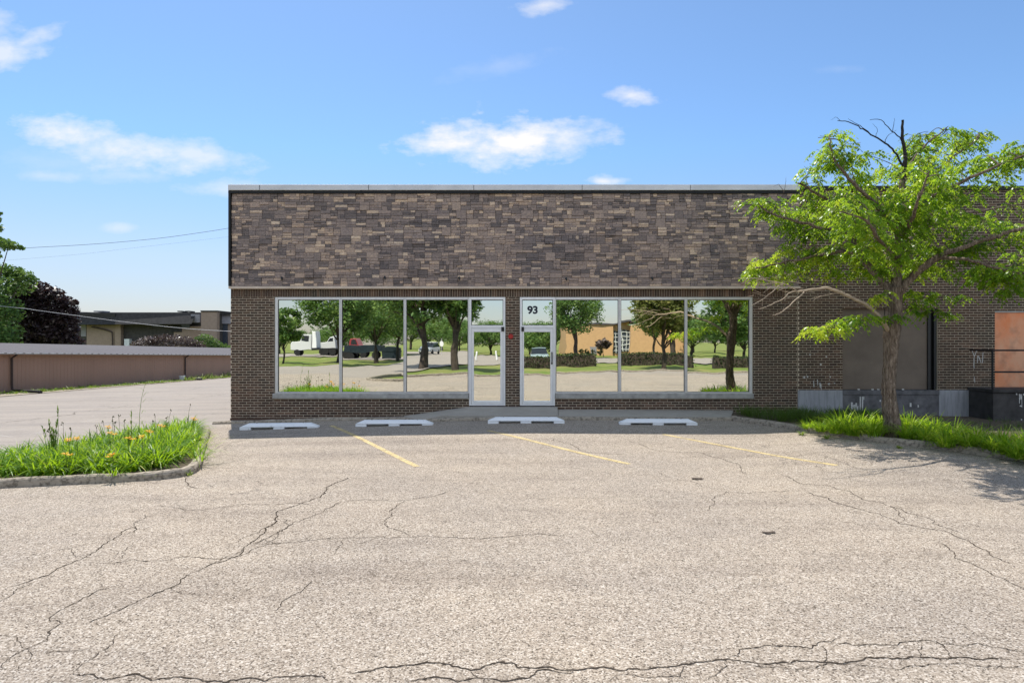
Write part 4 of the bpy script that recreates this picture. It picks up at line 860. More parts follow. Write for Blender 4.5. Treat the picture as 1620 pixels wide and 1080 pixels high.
# foliage: clumps at (px, py, radius px, depth), then compound leaves
def clump_line(pts_, n, spread, rr): 
    P = smooth_path(pts_, 6); out = []
    for i in range(n):
        p = P[int(rt.uniform(.22, 1) * (len(P) - 1))] if n > 4 else P[-1]; out.append((p[0] + rt.normal(0, spread), p[1] + rt.normal(0, spread * .6), p[2] + rt.normal(0, .25), rr * rt.uniform(.7, 1.25)))
    return out
C = []
for k, (pts_, a, c) in enumerate(LIMBS[1:]): C += clump_line(pts_, 12, 15, 14)
man = [(1315, 215, -1.1, 14), (1330, 228, -1, 16), (1306, 245, -1, 14), (1295, 262, -.8, 12), (1275, 268, .1, 12), (1285, 285, .1, 14), (1345, 255, -1, 18), (1372, 245, -.6, 16), (1350, 285, -1, 20), (1395, 270, -.4, 20), (1455, 215, .5, 14), (1480, 220, .7, 18), (1500, 208, .8, 14), (1520, 235, 1.1, 20), (1545, 218, 1.2, 14), (1555, 212, 1.2, 10), (1475, 250, -.6, 22), (1440, 270, -.5, 20), (1500, 270, -1, 22), (1570, 255, -1.5, 20), (1600, 245, -1.7, 18), (1622, 232, -1.8, 16), (1540, 290, -1.2, 22), (1590, 285, 1.8, 14),
 (1200, 320, 1.2, 12), (1215, 318, 1.2, 16), (1235, 335, 1.2, 18), (1228, 355, 1.2, 16), (1250, 360, 1.2, 20), (1262, 345, 1.2, 16), (1280, 330, .3, 20), (1268, 310, .2, 16), (1300, 300, .3, 18), (1300, 350, .9, 22), (1260, 370, 1, 14), (1182, 428, 1.3, 10), (1195, 420, 1.3, 13), (1212, 416, 1.25, 14), (1228, 400, 1.25, 15), (1245, 392, 1.2, 15), (1240, 420, 1.25, 16), (1262, 408, 1.2, 17), (1232, 436, 1.25, 12), (1258, 436, 1.2, 12), (1285, 395, 1.0, 18), (1290, 420, 1.0, 17), (1310, 405, .8, 18), (1310, 432, .8, 15), (1340, 425, .6, 18), (1360, 430, .5, 15), (1330, 390, -.2, 18), (1365, 405, 0, 16),
 (1400, 430, -.6, 14), (1410, 410, -.8, 16), (1430, 400, -.9, 18), (1455, 425, .4, 14), (1480, 432, .3, 12), (1500, 415, -.4, 18), (1530, 405, -.6, 16), (1560, 385, -.8, 20), (1595, 380, -.9, 20), (1620, 365, -1, 20), (1560, 440, -1.2, 14), (1590, 445, -1.3, 14), (1615, 430, -1.4, 18), (1605, 460, -1.3, 10), (1540, 430, -1, 12),
 (1380, 350, -1.6, 24), (1420, 340, -1.4, 24), (1460, 330, -1.5, 24), (1410, 375, -1.2, 22), (1340, 320, -1.2, 22), (1440, 300, -1, 22), (1380, 300, -.8, 20), (1490, 370, -.8, 22), (1520, 340, .8, 20), (1560, 350, -1, 20), (1600, 330, 1.8, 20), (1620, 300, 1.8, 14), (1480, 395, -.6, 16), (1440, 380, 1, 20), (1340, 365, -.4, 20), (1500, 310, .6, 20), (1620, 400, 1, 14), (1550, 310, .8, 14), (1455, 275, .8, 16),
 (1282, 526, -.55, 9), (1296, 518, -.55, 10), (1312, 516, -.5, 11), (1328, 508, -.5, 11), (1344, 505, -.45, 11), (1358, 500, -.4, 11), (1372, 498, -.3, 9), (1345, 515, -.4, 8), (1325, 522, -.5, 6),
 (1388, 470, -.3, 9), (1396, 462, -.3, 7), (1434, 466, .3, 8), (1445, 460, .4, 8), (1455, 480, .5, 11), (1470, 462, .5, 10), (1475, 492, .6, 9), (1492, 466, .7, 8), (1500, 495, .8, 8), (1425, 498, -.2, 7), (1410, 500, -.3, 6), (1460, 470, .5, 9), (1445, 492, .4, 7), (1530, 468, 1, 7)]
C += [(a, c, d, r_) for (a, c, d, r_) in man]
C = [(1415 + (a - 1415) * (.965 if c < 470 else 1), c, d, r_) for (a, c, d, r_) in C]
C = [(a, c, d + .5 * min(1, max(0, (470 - c) / 40)), r_) for (a, c, d, r_) in C]
OR, DI, LL, CLR = [], [], [], []
for (px, py, dy, rp) in C:
    if px > 1690: continue
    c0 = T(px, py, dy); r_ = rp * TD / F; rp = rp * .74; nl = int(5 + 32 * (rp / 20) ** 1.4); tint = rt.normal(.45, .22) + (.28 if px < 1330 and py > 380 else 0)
    d = rt.normal(0, 1, (nl, 3)); d /= np.linalg.norm(d, axis=1)[:, None]; pos = c0 + d * (rt.uniform(.1, 1, nl) ** .5)[:, None] * r_ * np.array([1.5, 1.5, .62])
    az = np.arctan2(d[:, 1], d[:, 0]) + rt.normal(0, .7, nl); OR.append(pos); DI.append(np.stack([np.cos(az), np.sin(az), rt.uniform(-.1, .5, nl)], -1)); LL.append(rt.uniform(.13, .23, nl)); CLR.append(np.clip(tint + rt.normal(0, .16, nl), 0, 1))
OR = np.concatenate(OR); DI = np.concatenate(DI); LL = np.concatenate(LL); CLR = np.concatenate(CLR); n = len(OR)
ts = np.linspace(.15, 1, 6); Q = []; CC = []
side = np.stack([-DI[:, 1], DI[:, 0], np.zeros(n)], -1); side /= np.linalg.norm(side, axis=1)[:, None]
for t_ in ts:
    P0 = OR + DI * (LL * t_)[:, None] + np.array([0, 0, -1.]) * (LL * 1.0 * t_ ** 1.7)[:, None]
    for sg in (-1, 1):
        if t_ == ts[-1] and sg == 1: continue
        dirv = side * sg + DI * .45 + np.array([0, 0, -1.]) * rt.uniform(.5, 1.6, n)[:, None] + rt.normal(0, .2, (n, 3))
        if t_ == ts[-1]: dirv = DI + np.array([0, 0, -1.2]) + rt.normal(0, .1, (n, 3))
        dirv /= np.linalg.norm(dirv, axis=1)[:, None]; wv_ = np.cross(dirv, np.array([0, 0, 1.]) + rt.normal(0, .35, (n, 3))); wv_ /= np.linalg.norm(wv_, axis=1)[:, None]
        l = .078 * rt.uniform(.8, 1.2, n)[:, None]; w = .018 * rt.uniform(.8, 1.2, n)[:, None]
        Q.append(np.stack([P0, P0 + dirv * l * .45 + wv_ * w, P0 + dirv * l, P0 + dirv * l * .45 - wv_ * w], 1)); CC.append(CLR)
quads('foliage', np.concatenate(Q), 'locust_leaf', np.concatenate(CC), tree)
print('locust leaflets', len(Q) * n)
b = MB()   # twigs inside clumps
for pts_, r0 in (([(1240, 305, -.5), (1232, 292, -.5), (1224, 296, -.5)], .006), ([(1240, 305, -.5), (1243, 290, -.5), (1244, 280, -.5)], .005)): limb(b, pts_, r0, r0 * .3, 4, 5, .006)
LP = np.concatenate([smooth_path([T(*p) for p in pts_], 6)[3:] for pts_, a_, c_ in LIMBS])
for (px, py, dy, rp) in C:
    if px > 1690 or py > 458: continue
    c0 = T(px, py, dy); k = int(np.argmin(((LP - c0) ** 2).sum(1) + (LP[:, 2] > c0[2] + .1) * .6)); q = LP[k]; dist = float(np.linalg.norm(q - c0))
    if dist < .12: continue
    m1 = q * .6 + c0 * .4 + rt.normal(0, .05 * dist + .01, 3) + np.array([0, 0, .08 * dist]); b.tube(smooth_path([q, m1, c0], 4), np.linspace(.008 + .009 * min(dist, 1), .003, 9), 5, cap=False)
for (px, py, dy, rp) in C:
    if px > 1690: continue
    for k in range(2):
        limb(b, [(px + rt.normal(0, rp * .9), py + rt.normal(0, rp * .5) + 4, dy + rt.normal(0, .15)), (px + rt.normal(0, rp * .3), py + 2, dy), (px + rt.normal(0, rp * .9), py - rt.uniform(0, rp * .5), dy + rt.normal(0, .15))], .006, .003, 2, 4, .01)
limb(b, [(1395, 507, -.2), (1378, 505, -.3), (1350, 507, -.4), (1320, 514, -.5), (1285, 528, -.55)], .014, .004, 4, 5, .004)
limb(b, [(1420, 500, 0), (1440, 480, .3), (1470, 470, .5), (1500, 470, .7)], .014, .004, 4, 5, .004)
b.build('twigs', 'bark', tree)

# ------------------------------------------------------------------ generic trees and shrubs
def blob_tree(name, x, y, H, cr, cz0, mat, label, seed, group=None, cat='tree', leaf=.16, ncl=60, nl=90, tr=.16, trunk=True, zbase=None, blobs=None):
    r = np.random.default_rng(seed); z = g1(x, y) - .08 if zbase is None else zbase; e = empty(name, (x, y, z), label, cat, group)
    cc = np.array([x, y, z + (H + cz0) / 2]); ra = np.array([cr, cr, (H - cz0) / 2]); cl = []
    if blobs: cl = [(np.array(p_), q_) for p_, q_ in blobs]
    else:
        for i in range(ncl):
            d = r.normal(0, 1, 3); d /= np.linalg.norm(d); k = r.uniform(.25, 1) ** .6; p = cc + d * ra * k * .84; cl.append((p, cr * r.uniform(.16, .30)))
    Q = []; CC = []
    for p, q_ in cl:
        m = int(nl * (q_ / (cr * .23)) ** 1.5) + 6 if not blobs else int(nl * q_ ** 1.6)
        d = r.normal(0, 1, (m, 3)); d /= np.linalg.norm(d, axis=1)[:, None]; P0 = p + d * (r.uniform(0, 1, m) ** .45)[:, None] * q_ * np.array([1.1, 1.1, .75])
        a = r.normal(0, 1, (m, 3)); a[:, 2] *= .5; a /= np.linalg.norm(a, axis=1)[:, None]; b_ = np.cross(a, r.normal(0, 1, (m, 3))); b_ /= np.linalg.norm(b_, axis=1)[:, None]
        s_ = leaf * r.uniform(.6, 1.3, m)[:, None]
        Q.append(np.stack([P0 - a * s_, P0 + b_ * s_ * .5, P0 + a * s_, P0 - b_ * s_ * .5], 1)); CC.append(np.clip(r.normal(.5, .14) + r.normal(0, .2, m), 0, 1))
    quads('crown', np.concatenate(Q), mat, np.concatenate(CC), e)
    if trunk:
        b = MB(); mid = np.array([x, y, z + cz0 + (H - cz0) * .35])
        P = smooth_path([(x, y, z - .1), (x + r.normal(0, .06), y, z + cz0 * .5), (x + r.normal(0, .1), y, z + cz0), mid], 4); b.tube(P, np.linspace(tr * 1.25, tr * .5, len(P)), 8)
        for p, q_ in cl[::4][:14]:
            s0 = np.array([x, y, z + cz0 * r.uniform(.75, 1.2)]); b.tube(smooth_path([s0, (s0 * .5 + p * .5) + r.normal(0, .15, 3), p], 3), np.linspace(tr * .42, tr * .1, 7), 5)
        b.build('trunk', 'trunk_dark', e)
    return e
def at(px, py, D): return ((px - 810) * D / F, D, CZ - (py - 540) * D / F)
# left background
bl = [(at(px, py, D), r_) for (px, py, D, r_) in ((-12, 345, 42, .5), (-4, 337, 42, .25), (-6, 360, 42, .4), (2, 386, 42, .6), (14, 388, 42, .5), (24, 390, 42, .35), (33, 392, 42, .2), (-14, 398, 42, .7), (-40, 360, 43, 1.2), (-50, 450, 43, 2.2), (0, 428, 46, .8), (20, 430, 46, .7), (38, 436, 46, .6), (50, 442, 46, .4), (0, 450, 46, 1.5), (25, 450, 46, 1.2), (0, 490, 45, 1.5), (5, 525, 44, 1.1), (10, 541, 44, .9), (-10, 545, 44, 1.5), (-60, 500, 44, 3.))]
blob_tree('broadleaf_tree', -37.5, 44, 10, 4, 3, 'tree_green', 'green tree at the left edge behind the brown shed', 5, leaf=.14, nl=420, tr=.2, blobs=bl)
bl = [(at(px, py, D), r_) for (px, py, D, r_) in ((40, 462, 50, 1.1), (60, 458, 50, .9), (80, 465, 50, .9), (98, 478, 50, .8), (112, 490, 50, .6), (20, 480, 50, 1.2), (50, 490, 50, 1.6), (80, 495, 50, 1.3), (105, 505, 50, .9), (30, 515, 50, 1.5), (60, 525, 50, 1.6), (90, 530, 50, 1.3), (108, 535, 50, .7), (40, 545, 50, 1.2), (70, 548, 50, 1.2), (118, 478, 50, .3), (50, 480, 50.5, 1.2), (75, 510, 50.6, 1.6), (40, 530, 50.6, 1.6), (8, 505, 50, 1.), (115, 520, 50, .5), (122, 540, 50, .5))]
blob_tree('purple_tree', -36.5, 50, 7, 3, 1.5, 'tree_purple', 'dark purple leaved tree above the shed roof', 6, leaf=.15, nl=700, tr=.15, blobs=bl)
bl = [(at(px, py, 68), r_) for (px, py, r_) in ((218, 545, .7), (232, 540, .8), (248, 538, .8), (262, 536, .8), (278, 538, .8), (294, 540, .8), (308, 545, .7), (318, 549, .5), (240, 550, 1.1), (270, 550, 1.2), (300, 552, 1.))]
blob_tree('purple_shrub', -37, 68, 4, 3, .5, 'tree_pinkish', 'pinkish grey shrub behind the shed roof', 7, cat='shrub', leaf=.13, nl=420, tr=.06, blobs=bl)
bl = [(at(px, py, 70), r_) for (px, py, r_) in ((315, 537, .5), (325, 534, .7), (335, 540, .7), (345, 547, .7), (356, 549, .5), (330, 548, 1.), (366, 552, .6), (310, 545, .5))]
blob_tree('green_shrub', -33.5, 70, 3.6, 2, .5, 'tree_green', 'small bright green shrub behind the shed roof beside the shop corner', 8, cat='shrub', leaf=.12, nl=420, tr=.05, blobs=bl)

# ------------------------------------------------------------------ long brown shed
shed = empty('storage_shed', (-26, 40, g1(-26, 40)), 'long low brown metal sided shed with a grey roof across the drive', 'shed')
Y0, Y1 = 17.0, 72.0; wx = -26.9
def sh(y): return g1(wx, y)
def eave(y): return 1.50 - .0242 * (y - 32.3)
b = MB(); ys_ = np.arange(Y0, Y1, .30)
for y in ys_:   # ribbed siding
    for (a, c, dx) in ((0, .20, 0), (.20, .225, -.007), (.225, .275, -.007), (.275, .30, 0)):
        xa = wx + dx; b.add([(xa, y + a, sh(y) - .3), (xa, y + c, sh(y) - .3), (xa, y + c, eave(y) - .02), (xa, y + a, eave(y) - .02)], [[0, 1, 2, 3]])
    b.add([(wx, y + .2, sh(y) - .3), (wx - .007, y + .2, sh(y) - .3), (wx - .007, y + .2, eave(y)), (wx, y + .2, eave(y))], [[0, 1, 2, 3]]); b.add([(wx, y + .275, sh(y) - .3), (wx - .007, y + .275, sh(y) - .3), (wx - .007, y + .275, eave(y)), (wx, y + .275, eave(y))], [[0, 1, 2, 3]])
b.build('siding', 'shed_siding', shed, fix=False)
b = MB()
def span(b, x0, x1, za, zb, t_=.05):
    V = []
    for y in (Y0 - .3, Y1 + .3): V += [(x0, y, za(y)), (x1, y, zb(y)), (x1, y, zb(y) - t_), (x0, y, za(y) - t_)]
    b.add(V, [[0, 1, 5, 4], [1, 2, 6, 5], [2, 3, 7, 6], [3, 0, 4, 7], [0, 3, 2, 1], [4, 5, 6, 7]])
rz_ = lambda y: eave(y) + .62 + .004 * (y - 32)
span(b, wx + .40, wx - 3.6, lambda y: eave(y) + .02, rz_); span(b, wx - 3.6, wx - 8, rz_, lambda y: eave(y)); b.build('roof', 'shed_roof', shed)
b = MB(); span(b, wx + .41, wx + .44, lambda y: eave(y) + .035, lambda y: eave(y) + .035, .09); gut = b.build('gutter', 'shed_fascia', shed)
b = MB(); 
for y in np.arange(Y0, Y1, .62): b.box(wx + .445, wx + .452, y, y + .42, eave(y) - .01, eave(y) + .022)
b.build('drip_tabs', 'white_paint', gut)
MB().box(wx - 7.9, wx - .2, Y0, Y0 + .2, -1, eave(Y0) - .05).build('end_wall', 'shed_siding', shed)
MB().box(wx - 7.9, wx - .2, Y1 - .2, Y1, -3, eave(Y1) - .05).build('end_wall', 'shed_siding', shed)
for yd in (33.9, 51.9):
    z0 = g1(wx, yd) + .1; e_ = eave(yd); MB().tube([(wx + .4, yd, e_), (wx + .3, yd, e_ - .1), (wx + .08, yd, e_ - .25), (wx + .08, yd, z0 + .35), (wx + .10, yd, z0 + .1), (wx + .35, yd - .1, z0)], .055, 8).build('downspout', 'brown_metal', shed)
    p = empty('drain_pipe', (wx + .35, yd - .1, z0 - .05), 'black corrugated drain pipe lying at the foot of the %s downspout of the shed' % ('nearer' if yd < 40 else 'farther'), 'pipe', 'black drain pipes beside the shed')
    L_ = 1.9 if yd < 40 else 1.4; PP = [(wx + .3 + L_ * k / 24, yd - .1 - L_ * .35 * k / 24, g1(wx + 1, yd) + .10) for k in range(25)]
    MB().tube(PP, [.095 + .012 * (k % 2) for k in range(25)], 10).build('hose', 'black_plastic', p)
x_, y_ = -26.2, 50.2
bk = empty('bucket', (x_, y_, g1(x_, y_)), 'small white plastic bucket in the weeds beside the shed', 'bucket'); z_ = g1(x_, y_) + .02
MB().tube([(x_, y_, z_), (x_, y_, z_ + .36)], [.18, .22], 16).build('body', 'white_plastic', bk); MB().tube([(x_, y_, z_ + .362), (x_, y_, z_ + .39)], [.235, .235], 16).build('rim', 'white_plastic', bk)

# ------------------------------------------------------------------ apartment block behind the shed
ap = empty('apartment_block', (-42, 76, -2), 'long two storey tan brick block with a dark shingled upper storey behind the shed', 'building')
def pxbox(name, x0, x1, y0, y1, D, mat, depth=.3, parent=ap):
    a = at(x0, y1, D); c = at(x1, y0, D); return MB().box(a[0], c[0], D, D + depth, a[2], c[2]).build(name, mat, parent)
pxbox('wall', 100, 318, 494, 590, 76.0, 'charcoal_wall', 10)
pxbox('wall', 137, 182, 514, 590, 75.6, 'tan_brick', .38); pxbox('wall', 182, 191, 509, 590, 75.4, 'tan_brick', .55)
pxbox('wall', 275, 319, 516, 590, 75.5, 'tan_brick', .45)
b = MB(); a = at(95, 493.5, 74.4); c = at(303, 497.5, 74.4); b.add([(a[0], 74.4, a[2] - 1.5), (c[0], 74.4, c[2] - 1.1), (c[0], 75.3, c[2]), (a[0], 75.3, a[2] + .1), (a[0], 86, a[2] + .2), (c[0], 86, c[2] + .1)], [[0, 1, 2, 3], [3, 2, 5, 4]]); b.build('roof', 'dark_shingle', ap)
pxbox('dark_band', 95, 182, 496, 513.5, 75.0, 'dark_shingle', .55)
pxbox('tall_pier', 318, 343, 492, 590, 73.5, 'tan_brick', 9); pxbox('pier_cap', 317, 344, 491, 493, 73.4, 'dark_shingle', 9)
pxbox('panel', 302, 316, 497, 510, 75.2, 'pale_panel', .2); pxbox('recess', 341.5, 348, 496, 560, 74.2, 'charcoal_wall', 1); pxbox('end_wall', 343, 372, 498, 590, 75, 'tan_brick', 8)
pxbox('panel', 348, 366, 498, 512, 74.7, 'pale_panel', .25); pxbox('window', 352, 360, 509, 546, 74.9, 'window_dark', .08); pxbox('end_roof', 343, 372, 495, 498, 74.3, 'dark_shingle', 9)
pxbox('window', 128, 136, 513, 532, 75.9, 'pale_panel', .08); pxbox('window', 241, 257, 505, 517, 75.8, 'window_dark', .15); pxbox('window', 270, 287, 505, 525, 75.4, 'dark_shingle', .1); pxbox('window', 287, 300, 510, 518, 75.4, 'window_dark', .1)
pxbox('door', 132, 147, 539, 560, 75.7, 'brown_metal', .1); pxbox('utility_box', 196.5, 204.5, 536, 552, 75.2, 'white_plastic', .5); pxbox('wall', 202, 241, 505, 520, 75.9, 'charcoal_wall', .1)
b = MB(); b.tube([at(145, 517, 75.4), at(165, 521, 75.4), at(177, 525, 75.4), at(178, 535, 75.4), at(178, 560, 75.4)], .08, 6); b.build('downspout', 'brown_metal', ap)
for (px, w) in ((284, 7), (296, 6), (155, 14)): pxbox('roof_vent', px - w / 2, px + w / 2, 491.5, 493.2, 79, 'dark_metal' if px > 200 else 'pale_panel', 1.5)

# ------------------------------------------------------------------ overhead wires
for (pts_, r_, mt, lab) in (([(-260, 410, 46), (-80, 402, 46), (40, 392.5, 46), (120, 388, 46), (200, 382, 46), (290, 372, 46), (420, 350, 46), (640, 300, 46)], .014, 'cable_dark', 'dark overhead wire high in the sky left of the shop, the upper one'),
    ([(-200, 428, 55), (95, 405, 55), (200, 393.5, 55), (350, 376, 55), (500, 357, 55)], .005, 'cable_dark', 'very faint thin wire in the sky just below the upper one'),
    ([(-160, 470, 40), (20, 486, 40), (60, 491, 40), (120, 499, 40), (180, 507, 40), (240, 514, 40), (300, 520, 40), (365, 524, 40), (420, 526, 40)], .014, 'cable_pale', 'pale service wire sloping down across the apartment block')):
    MBo = MB().tube(smooth_path([at(*p) for p in pts_], 5), r_, 5); info(MBo.build('power_line', mt, smooth=True), lab, 'wire')

# ------------------------------------------------------------------ the street side, seen in the mirror glass
RF = 2 * (FY + .055)
def mir(px, py, z=0.0):
    Rr = (CZ - z) * F / (py - 540); return ((px - 810) * Rr / F, RF - Rr)
def mx(px, Y): return (px - 810) * (RF - Y) / F
GT = 'trees across the lot and street'
blob_tree('broadleaf_tree', mx(668, -11.5), -11.5, 9.6, 3.8, 2.7, 'tree_green', 'dark tree in the grass island mirrored in the third shop window, left trunk', 41, GT, ncl=95, tr=.27)
blob_tree('broadleaf_tree', mx(720, -11.2), -11.2, 9.0, 2.7, 2.9, 'tree_green', 'dark tree in the grass island mirrored in the third shop window, right trunk', 42, GT, ncl=85, tr=.2)
blob_tree('broadleaf_tree', mx(1051.5, -11.4), -11.4, 7.8, 2.9, 1.9, 'tree_olive', 'olive tree in the grass strip mirrored in the window right of the doors', 43, GT, ncl=100, tr=.15)
blob_tree('broadleaf_tree', mx(537, -27), -27, 9.5, 4.6, 2.3, 'tree_green', 'large green tree on the lawn mirrored in the leftmost windows', 44, GT, ncl=120, tr=.22)
blob_tree('broadleaf_tree', mx(597, -40), -40, 9.0, 5.2, 2.6, 'tree_green', 'green tree behind the trucks mirrored in the second window', 45, GT, ncl=120, tr=.2)
blob_tree('broadleaf_tree', mx(632, -46), -46, 8, 4.0, 3.2, 'tree_green', 'green tree beside the street mirrored near the second mullion', 46, GT, ncl=70, tr=.2)
blob_tree('broadleaf_tree', mx(447, -24), -24, 5.6, 2.1, 1.6, 'tree_green', 'small tree mirrored at the left edge of the first window', 47, GT, ncl=34, tr=.1)
blob_tree('broadleaf_tree', mx(910, -43), -43, 9.8, 4.1, 2.6, 'tree_green', 'green tree on the far lawn mirrored right of the door numbered 93', 48, GT, ncl=110, tr=.25)
blob_tree('broadleaf_tree', mx(850, -46), -46, 4.5, 3.3, 1.0, 'tree_green', 'bushy tree behind the parked silver car', 49, GT, ncl=60, tr=.15)
blob_tree('broadleaf_tree', mx(1036, -52), -52, 8.6, 3.8, 2.4, 'tree_green', 'tree on the far lawn in front of the tan building', 50, GT, ncl=60, tr=.2)
blob_tree('broadleaf_tree', mx(1066, -50), -50, 9, 3.2, 2.6, 'tree_olive', 'thick trunked tree on the far lawn at the right end of the tan building', 51, GT, ncl=60, tr=.3)
blob_tree('broadleaf_tree', mx(1172, -24), -24, 8.2, 3.2, 1.5, 'tree_green', 'green tree mirrored at the right edge of the last window', 52, GT, ncl=90, tr=.2)
blob_tree('broadleaf_tree', mx(1112, -60), -60, 6.5, 4.0, 1.5, 'tree_green', 'distant tree mirrored behind the locust trunk', 53, GT, ncl=60, tr=.2)
blob_tree('small_tree', mx(955, -53), -53, 2.6, 1.2, .8, 'tree_pinkish', 'small brownish ornamental tree in front of the tan building', 54, ncl=26, tr=.05)
src = blob_tree('broadleaf_tree', mx(770, -75), -75, 6.5, 4.5, 1.2, 'tree_green', 'distant tree behind the street, mirrored in the left door', 55, GT, ncl=70, tr=.2)
for k, (px, Y, s_, lab) in enumerate(((700, -85, 1.0, 'distant tree behind the white car'), (650, -95, 1.1, 'distant tree beyond the end of the street'), (740, -92, .95, 'distant tree between the island trunk and the left door'), (805, -70, .8, 'distant tree mirrored at the brick pier between the doors'), (836, -90, 1.1, 'distant tree far behind the silver car'), (560, -105, 1.1, 'distant tree beyond the red truck'), (880, -98, 1.1, 'distant tree left of the tan building'), (1150, -85, 1.15, 'distant tree right of the tan building'), (1195, -60, 1.0, 'distant tree at the far right of the street'), (505, -120, .8, 'distant low tree between the white trucks'), (465, -110, .75, 'distant low tree beyond the left lawn'), (530, -100, .9, 'distant tree behind the white trucks'), (600, -115, 1.2, 'distant tree behind the dark trailer'), (680, -120, 1.3, 'farthest tree in line with the street'), (790, -115, 1.25, 'farthest tree behind the left door glass'), (850, -125, 1.3, 'farthest tree behind the door numbered 93'), (1115, -105, 1.2, 'distant tree behind the right end of the tan building'), (1175, -115, 1.3, 'farthest tree right of the locust trunk'), (725, -70, .8, 'tree on the far verge between the marker post and the oval sign'), (440, -75, .8, 'tree at the far left of the mirrored lawn'))):
    o = dup(src, (mx(px, Y), Y, -.08), rz=k * 1.3, scale=s_); info(o, lab + ', reflected', 'tree', GT)
# hedges
def hedge(x0, x1, y, h, d, label, seed):
    r = np.random.default_rng(seed); e = empty('hedge', ((x0 + x1) / 2, y, -.08), label, 'hedge', 'clipped hedges along the street'); 
    MB().box(x0 + .1, x1 - .1, y - d / 2 + .1, y + d / 2 - .1, -.1, h - .12).build('core', 'trunk_dark', e)
    n = int((x1 - x0) * 260); P0 = np.stack([r.uniform(x0, x1, n), y + r.choice([-1, 1], n) * d / 2 + r.normal(0, .05, n), r.uniform(0, h, n)], -1); tp = r.random(n) < .45; P0[tp, 1] = y + r.uniform(-d / 2, d / 2, tp.sum()); P0[tp, 2] = h + r.normal(0, .05, tp.sum()) - .05
    a = r.normal(0, 1, (n, 3)); a /= np.linalg.norm(a, axis=1)[:, None]; b_ = np.cross(a, r.normal(0, 1, (n, 3))); b_ /= np.linalg.norm(b_, axis=1)[:, None]; s_ = .07
    quads('foliage', np.stack([P0 - a * s_, P0 + b_ * s_ * .6, P0 + a * s_, P0 - b_ * s_ * .6], 1), 'hedge_leaf', r.uniform(0, 1, n), e)
hedge(mx(822, -19.5), mx(944, -19.5), -19.5, .95, .9, 'clipped dark hedge mirrored in front of the silver car', 61)
hedge(mx(976, -19.5), mx(1118, -18), -19, 1.0, .9, 'clipped dark hedge mirrored behind the olive tree', 62)
hedge(mx(1142, -18), mx(1300, -18), -18, .9, .9, 'clipped dark hedge mirrored at the right end window', 63)
# tan building
tb = empty('stucco_building', (18, -66, 0), 'tan stucco building with a white gridded entrance across the street', 'building')
TX0, TX1 = mx(896, -62), mx(1105, -62)
b = MB(); b.box(TX0, mx(971, -62), -74, -62, -.1, 4.6); b.box(mx(971, -62), mx(998, -62), -74, -62.8, -.1, 4.6); b.box(mx(998, -62), TX1, -74, -62, -.1, 4.2); b.build('wall', 'stucco', tb)
MB().box(TX0 - .2, TX1 + .2, -74.2, -61.8, 4.62, 4.85).build('roof', 'shed_roof', tb)
ga, gb = mx(971, -62), mx(998, -62)
w = MB().box(ga, gb, -62.79, -62.7, .3, 3.4).build('entrance_window', 'window_dark', tb)
b = MB(); 
for k in range(5): b.box(ga, gb, -62.68, -62.6, .6 + k * .6, .68 + k * .6)
for k in range(6): xx = ga + (gb - ga) * k / 5; b.box(xx - .04, xx + .04, -62.67, -62.61, .3, 3.4)
b.build('grid', 'white_paint', w)
MB().box(mx(935, -62), mx(945, -62), -61.98, -61.9, 0, 1.2).build('service_door', 'pale_panel', tb)
for k, px in enumerate((919, 929, 939.5, 950)):
    blob_tree('round_shrub', mx(px, -58), -58, .95, .5, .05, 'hedge_leaf', f'{order[k]} of four round clipped shrubs below the tan wall, from the left in the glass', 70 + k, 'round shrubs before the tan building', 'shrub', leaf=.07, ncl=24, nl=50, trunk=True, tr=.03)

def car(name, x, y, rz, paint, label, cat, L_=4.6, Wd=1.85, H=1.7):
    e = empty(name, (x, y, 0), label, cat, None, rz); O = (0, 0, 0); w = Wd / 2
    prof = [(-L_ / 2, .35), (-L_ / 2, .85), (-L_ / 2 + .1, 1.0), (L_ / 2 - 1.1, 1.0), (L_ / 2 - .1, .85), (L_ / 2, .6), (L_ / 2, .32)]
    MB().prism([(p, q) for p, q in prof], -w, w, 'y').build('body', paint, e, org=O, bevel=.09)
    b = MB(); V = []
    for (xa, xb, ww, zz) in ((-L_ / 2 + .15, L_ / 2 - 1.25, w - .04, 1.0), (-L_ / 2 + .45, L_ / 2 - 2.05, w - .22, H - .08)): V += [(xa, -ww, zz), (xb, -ww, zz), (xb, ww, zz), (xa, ww, zz)]
    b.add(V, [[0, 1, 5, 4], [1, 2, 6, 5], [2, 3, 7, 6], [3, 0, 4, 7]]); b.build('windows', 'car_glass', e, org=O)
    MB().box(-L_ / 2 + .4, L_ / 2 - 2.0, -w + .2, w - .2, H - .085, H).build('roof', paint, e, org=O, bevel=.04)
    for sx_ in (-L_ / 2 + .85, L_ / 2 - .85):
        for sy in (-1, 1): wh = MB().tube([(sx_, sy * (w - .2), .34), (sx_, sy * (w + .01), .34)], .34, 16).build('wheel', 'tyre', e, org=O)
    for sy in (-1, 1):
        MB().box(L_ / 2 - .06, L_ / 2 + .02, sy * (w - .3) - .16, sy * (w - .3) + .16, .62, .8).build('headlight', 'white_plastic', e, org=O)
        MB().box(-L_ / 2 - .02, -L_ / 2 + .06, sy * (w - .2) - .1, sy * (w - .2) + .1, .7, 1.0).build('tail_light', 'lamp_red', e, org=O)
    return e
car('parked_car', mx(679.5, -51), -51, R(100), 'car_white', 'white hatchback driving up the street between the island trunks', 'car')
car('parked_car', mx(852, -31), -31, R(90), 'car_silver', 'silver green car behind the hedge mirrored in the door numbered 93', 'car')
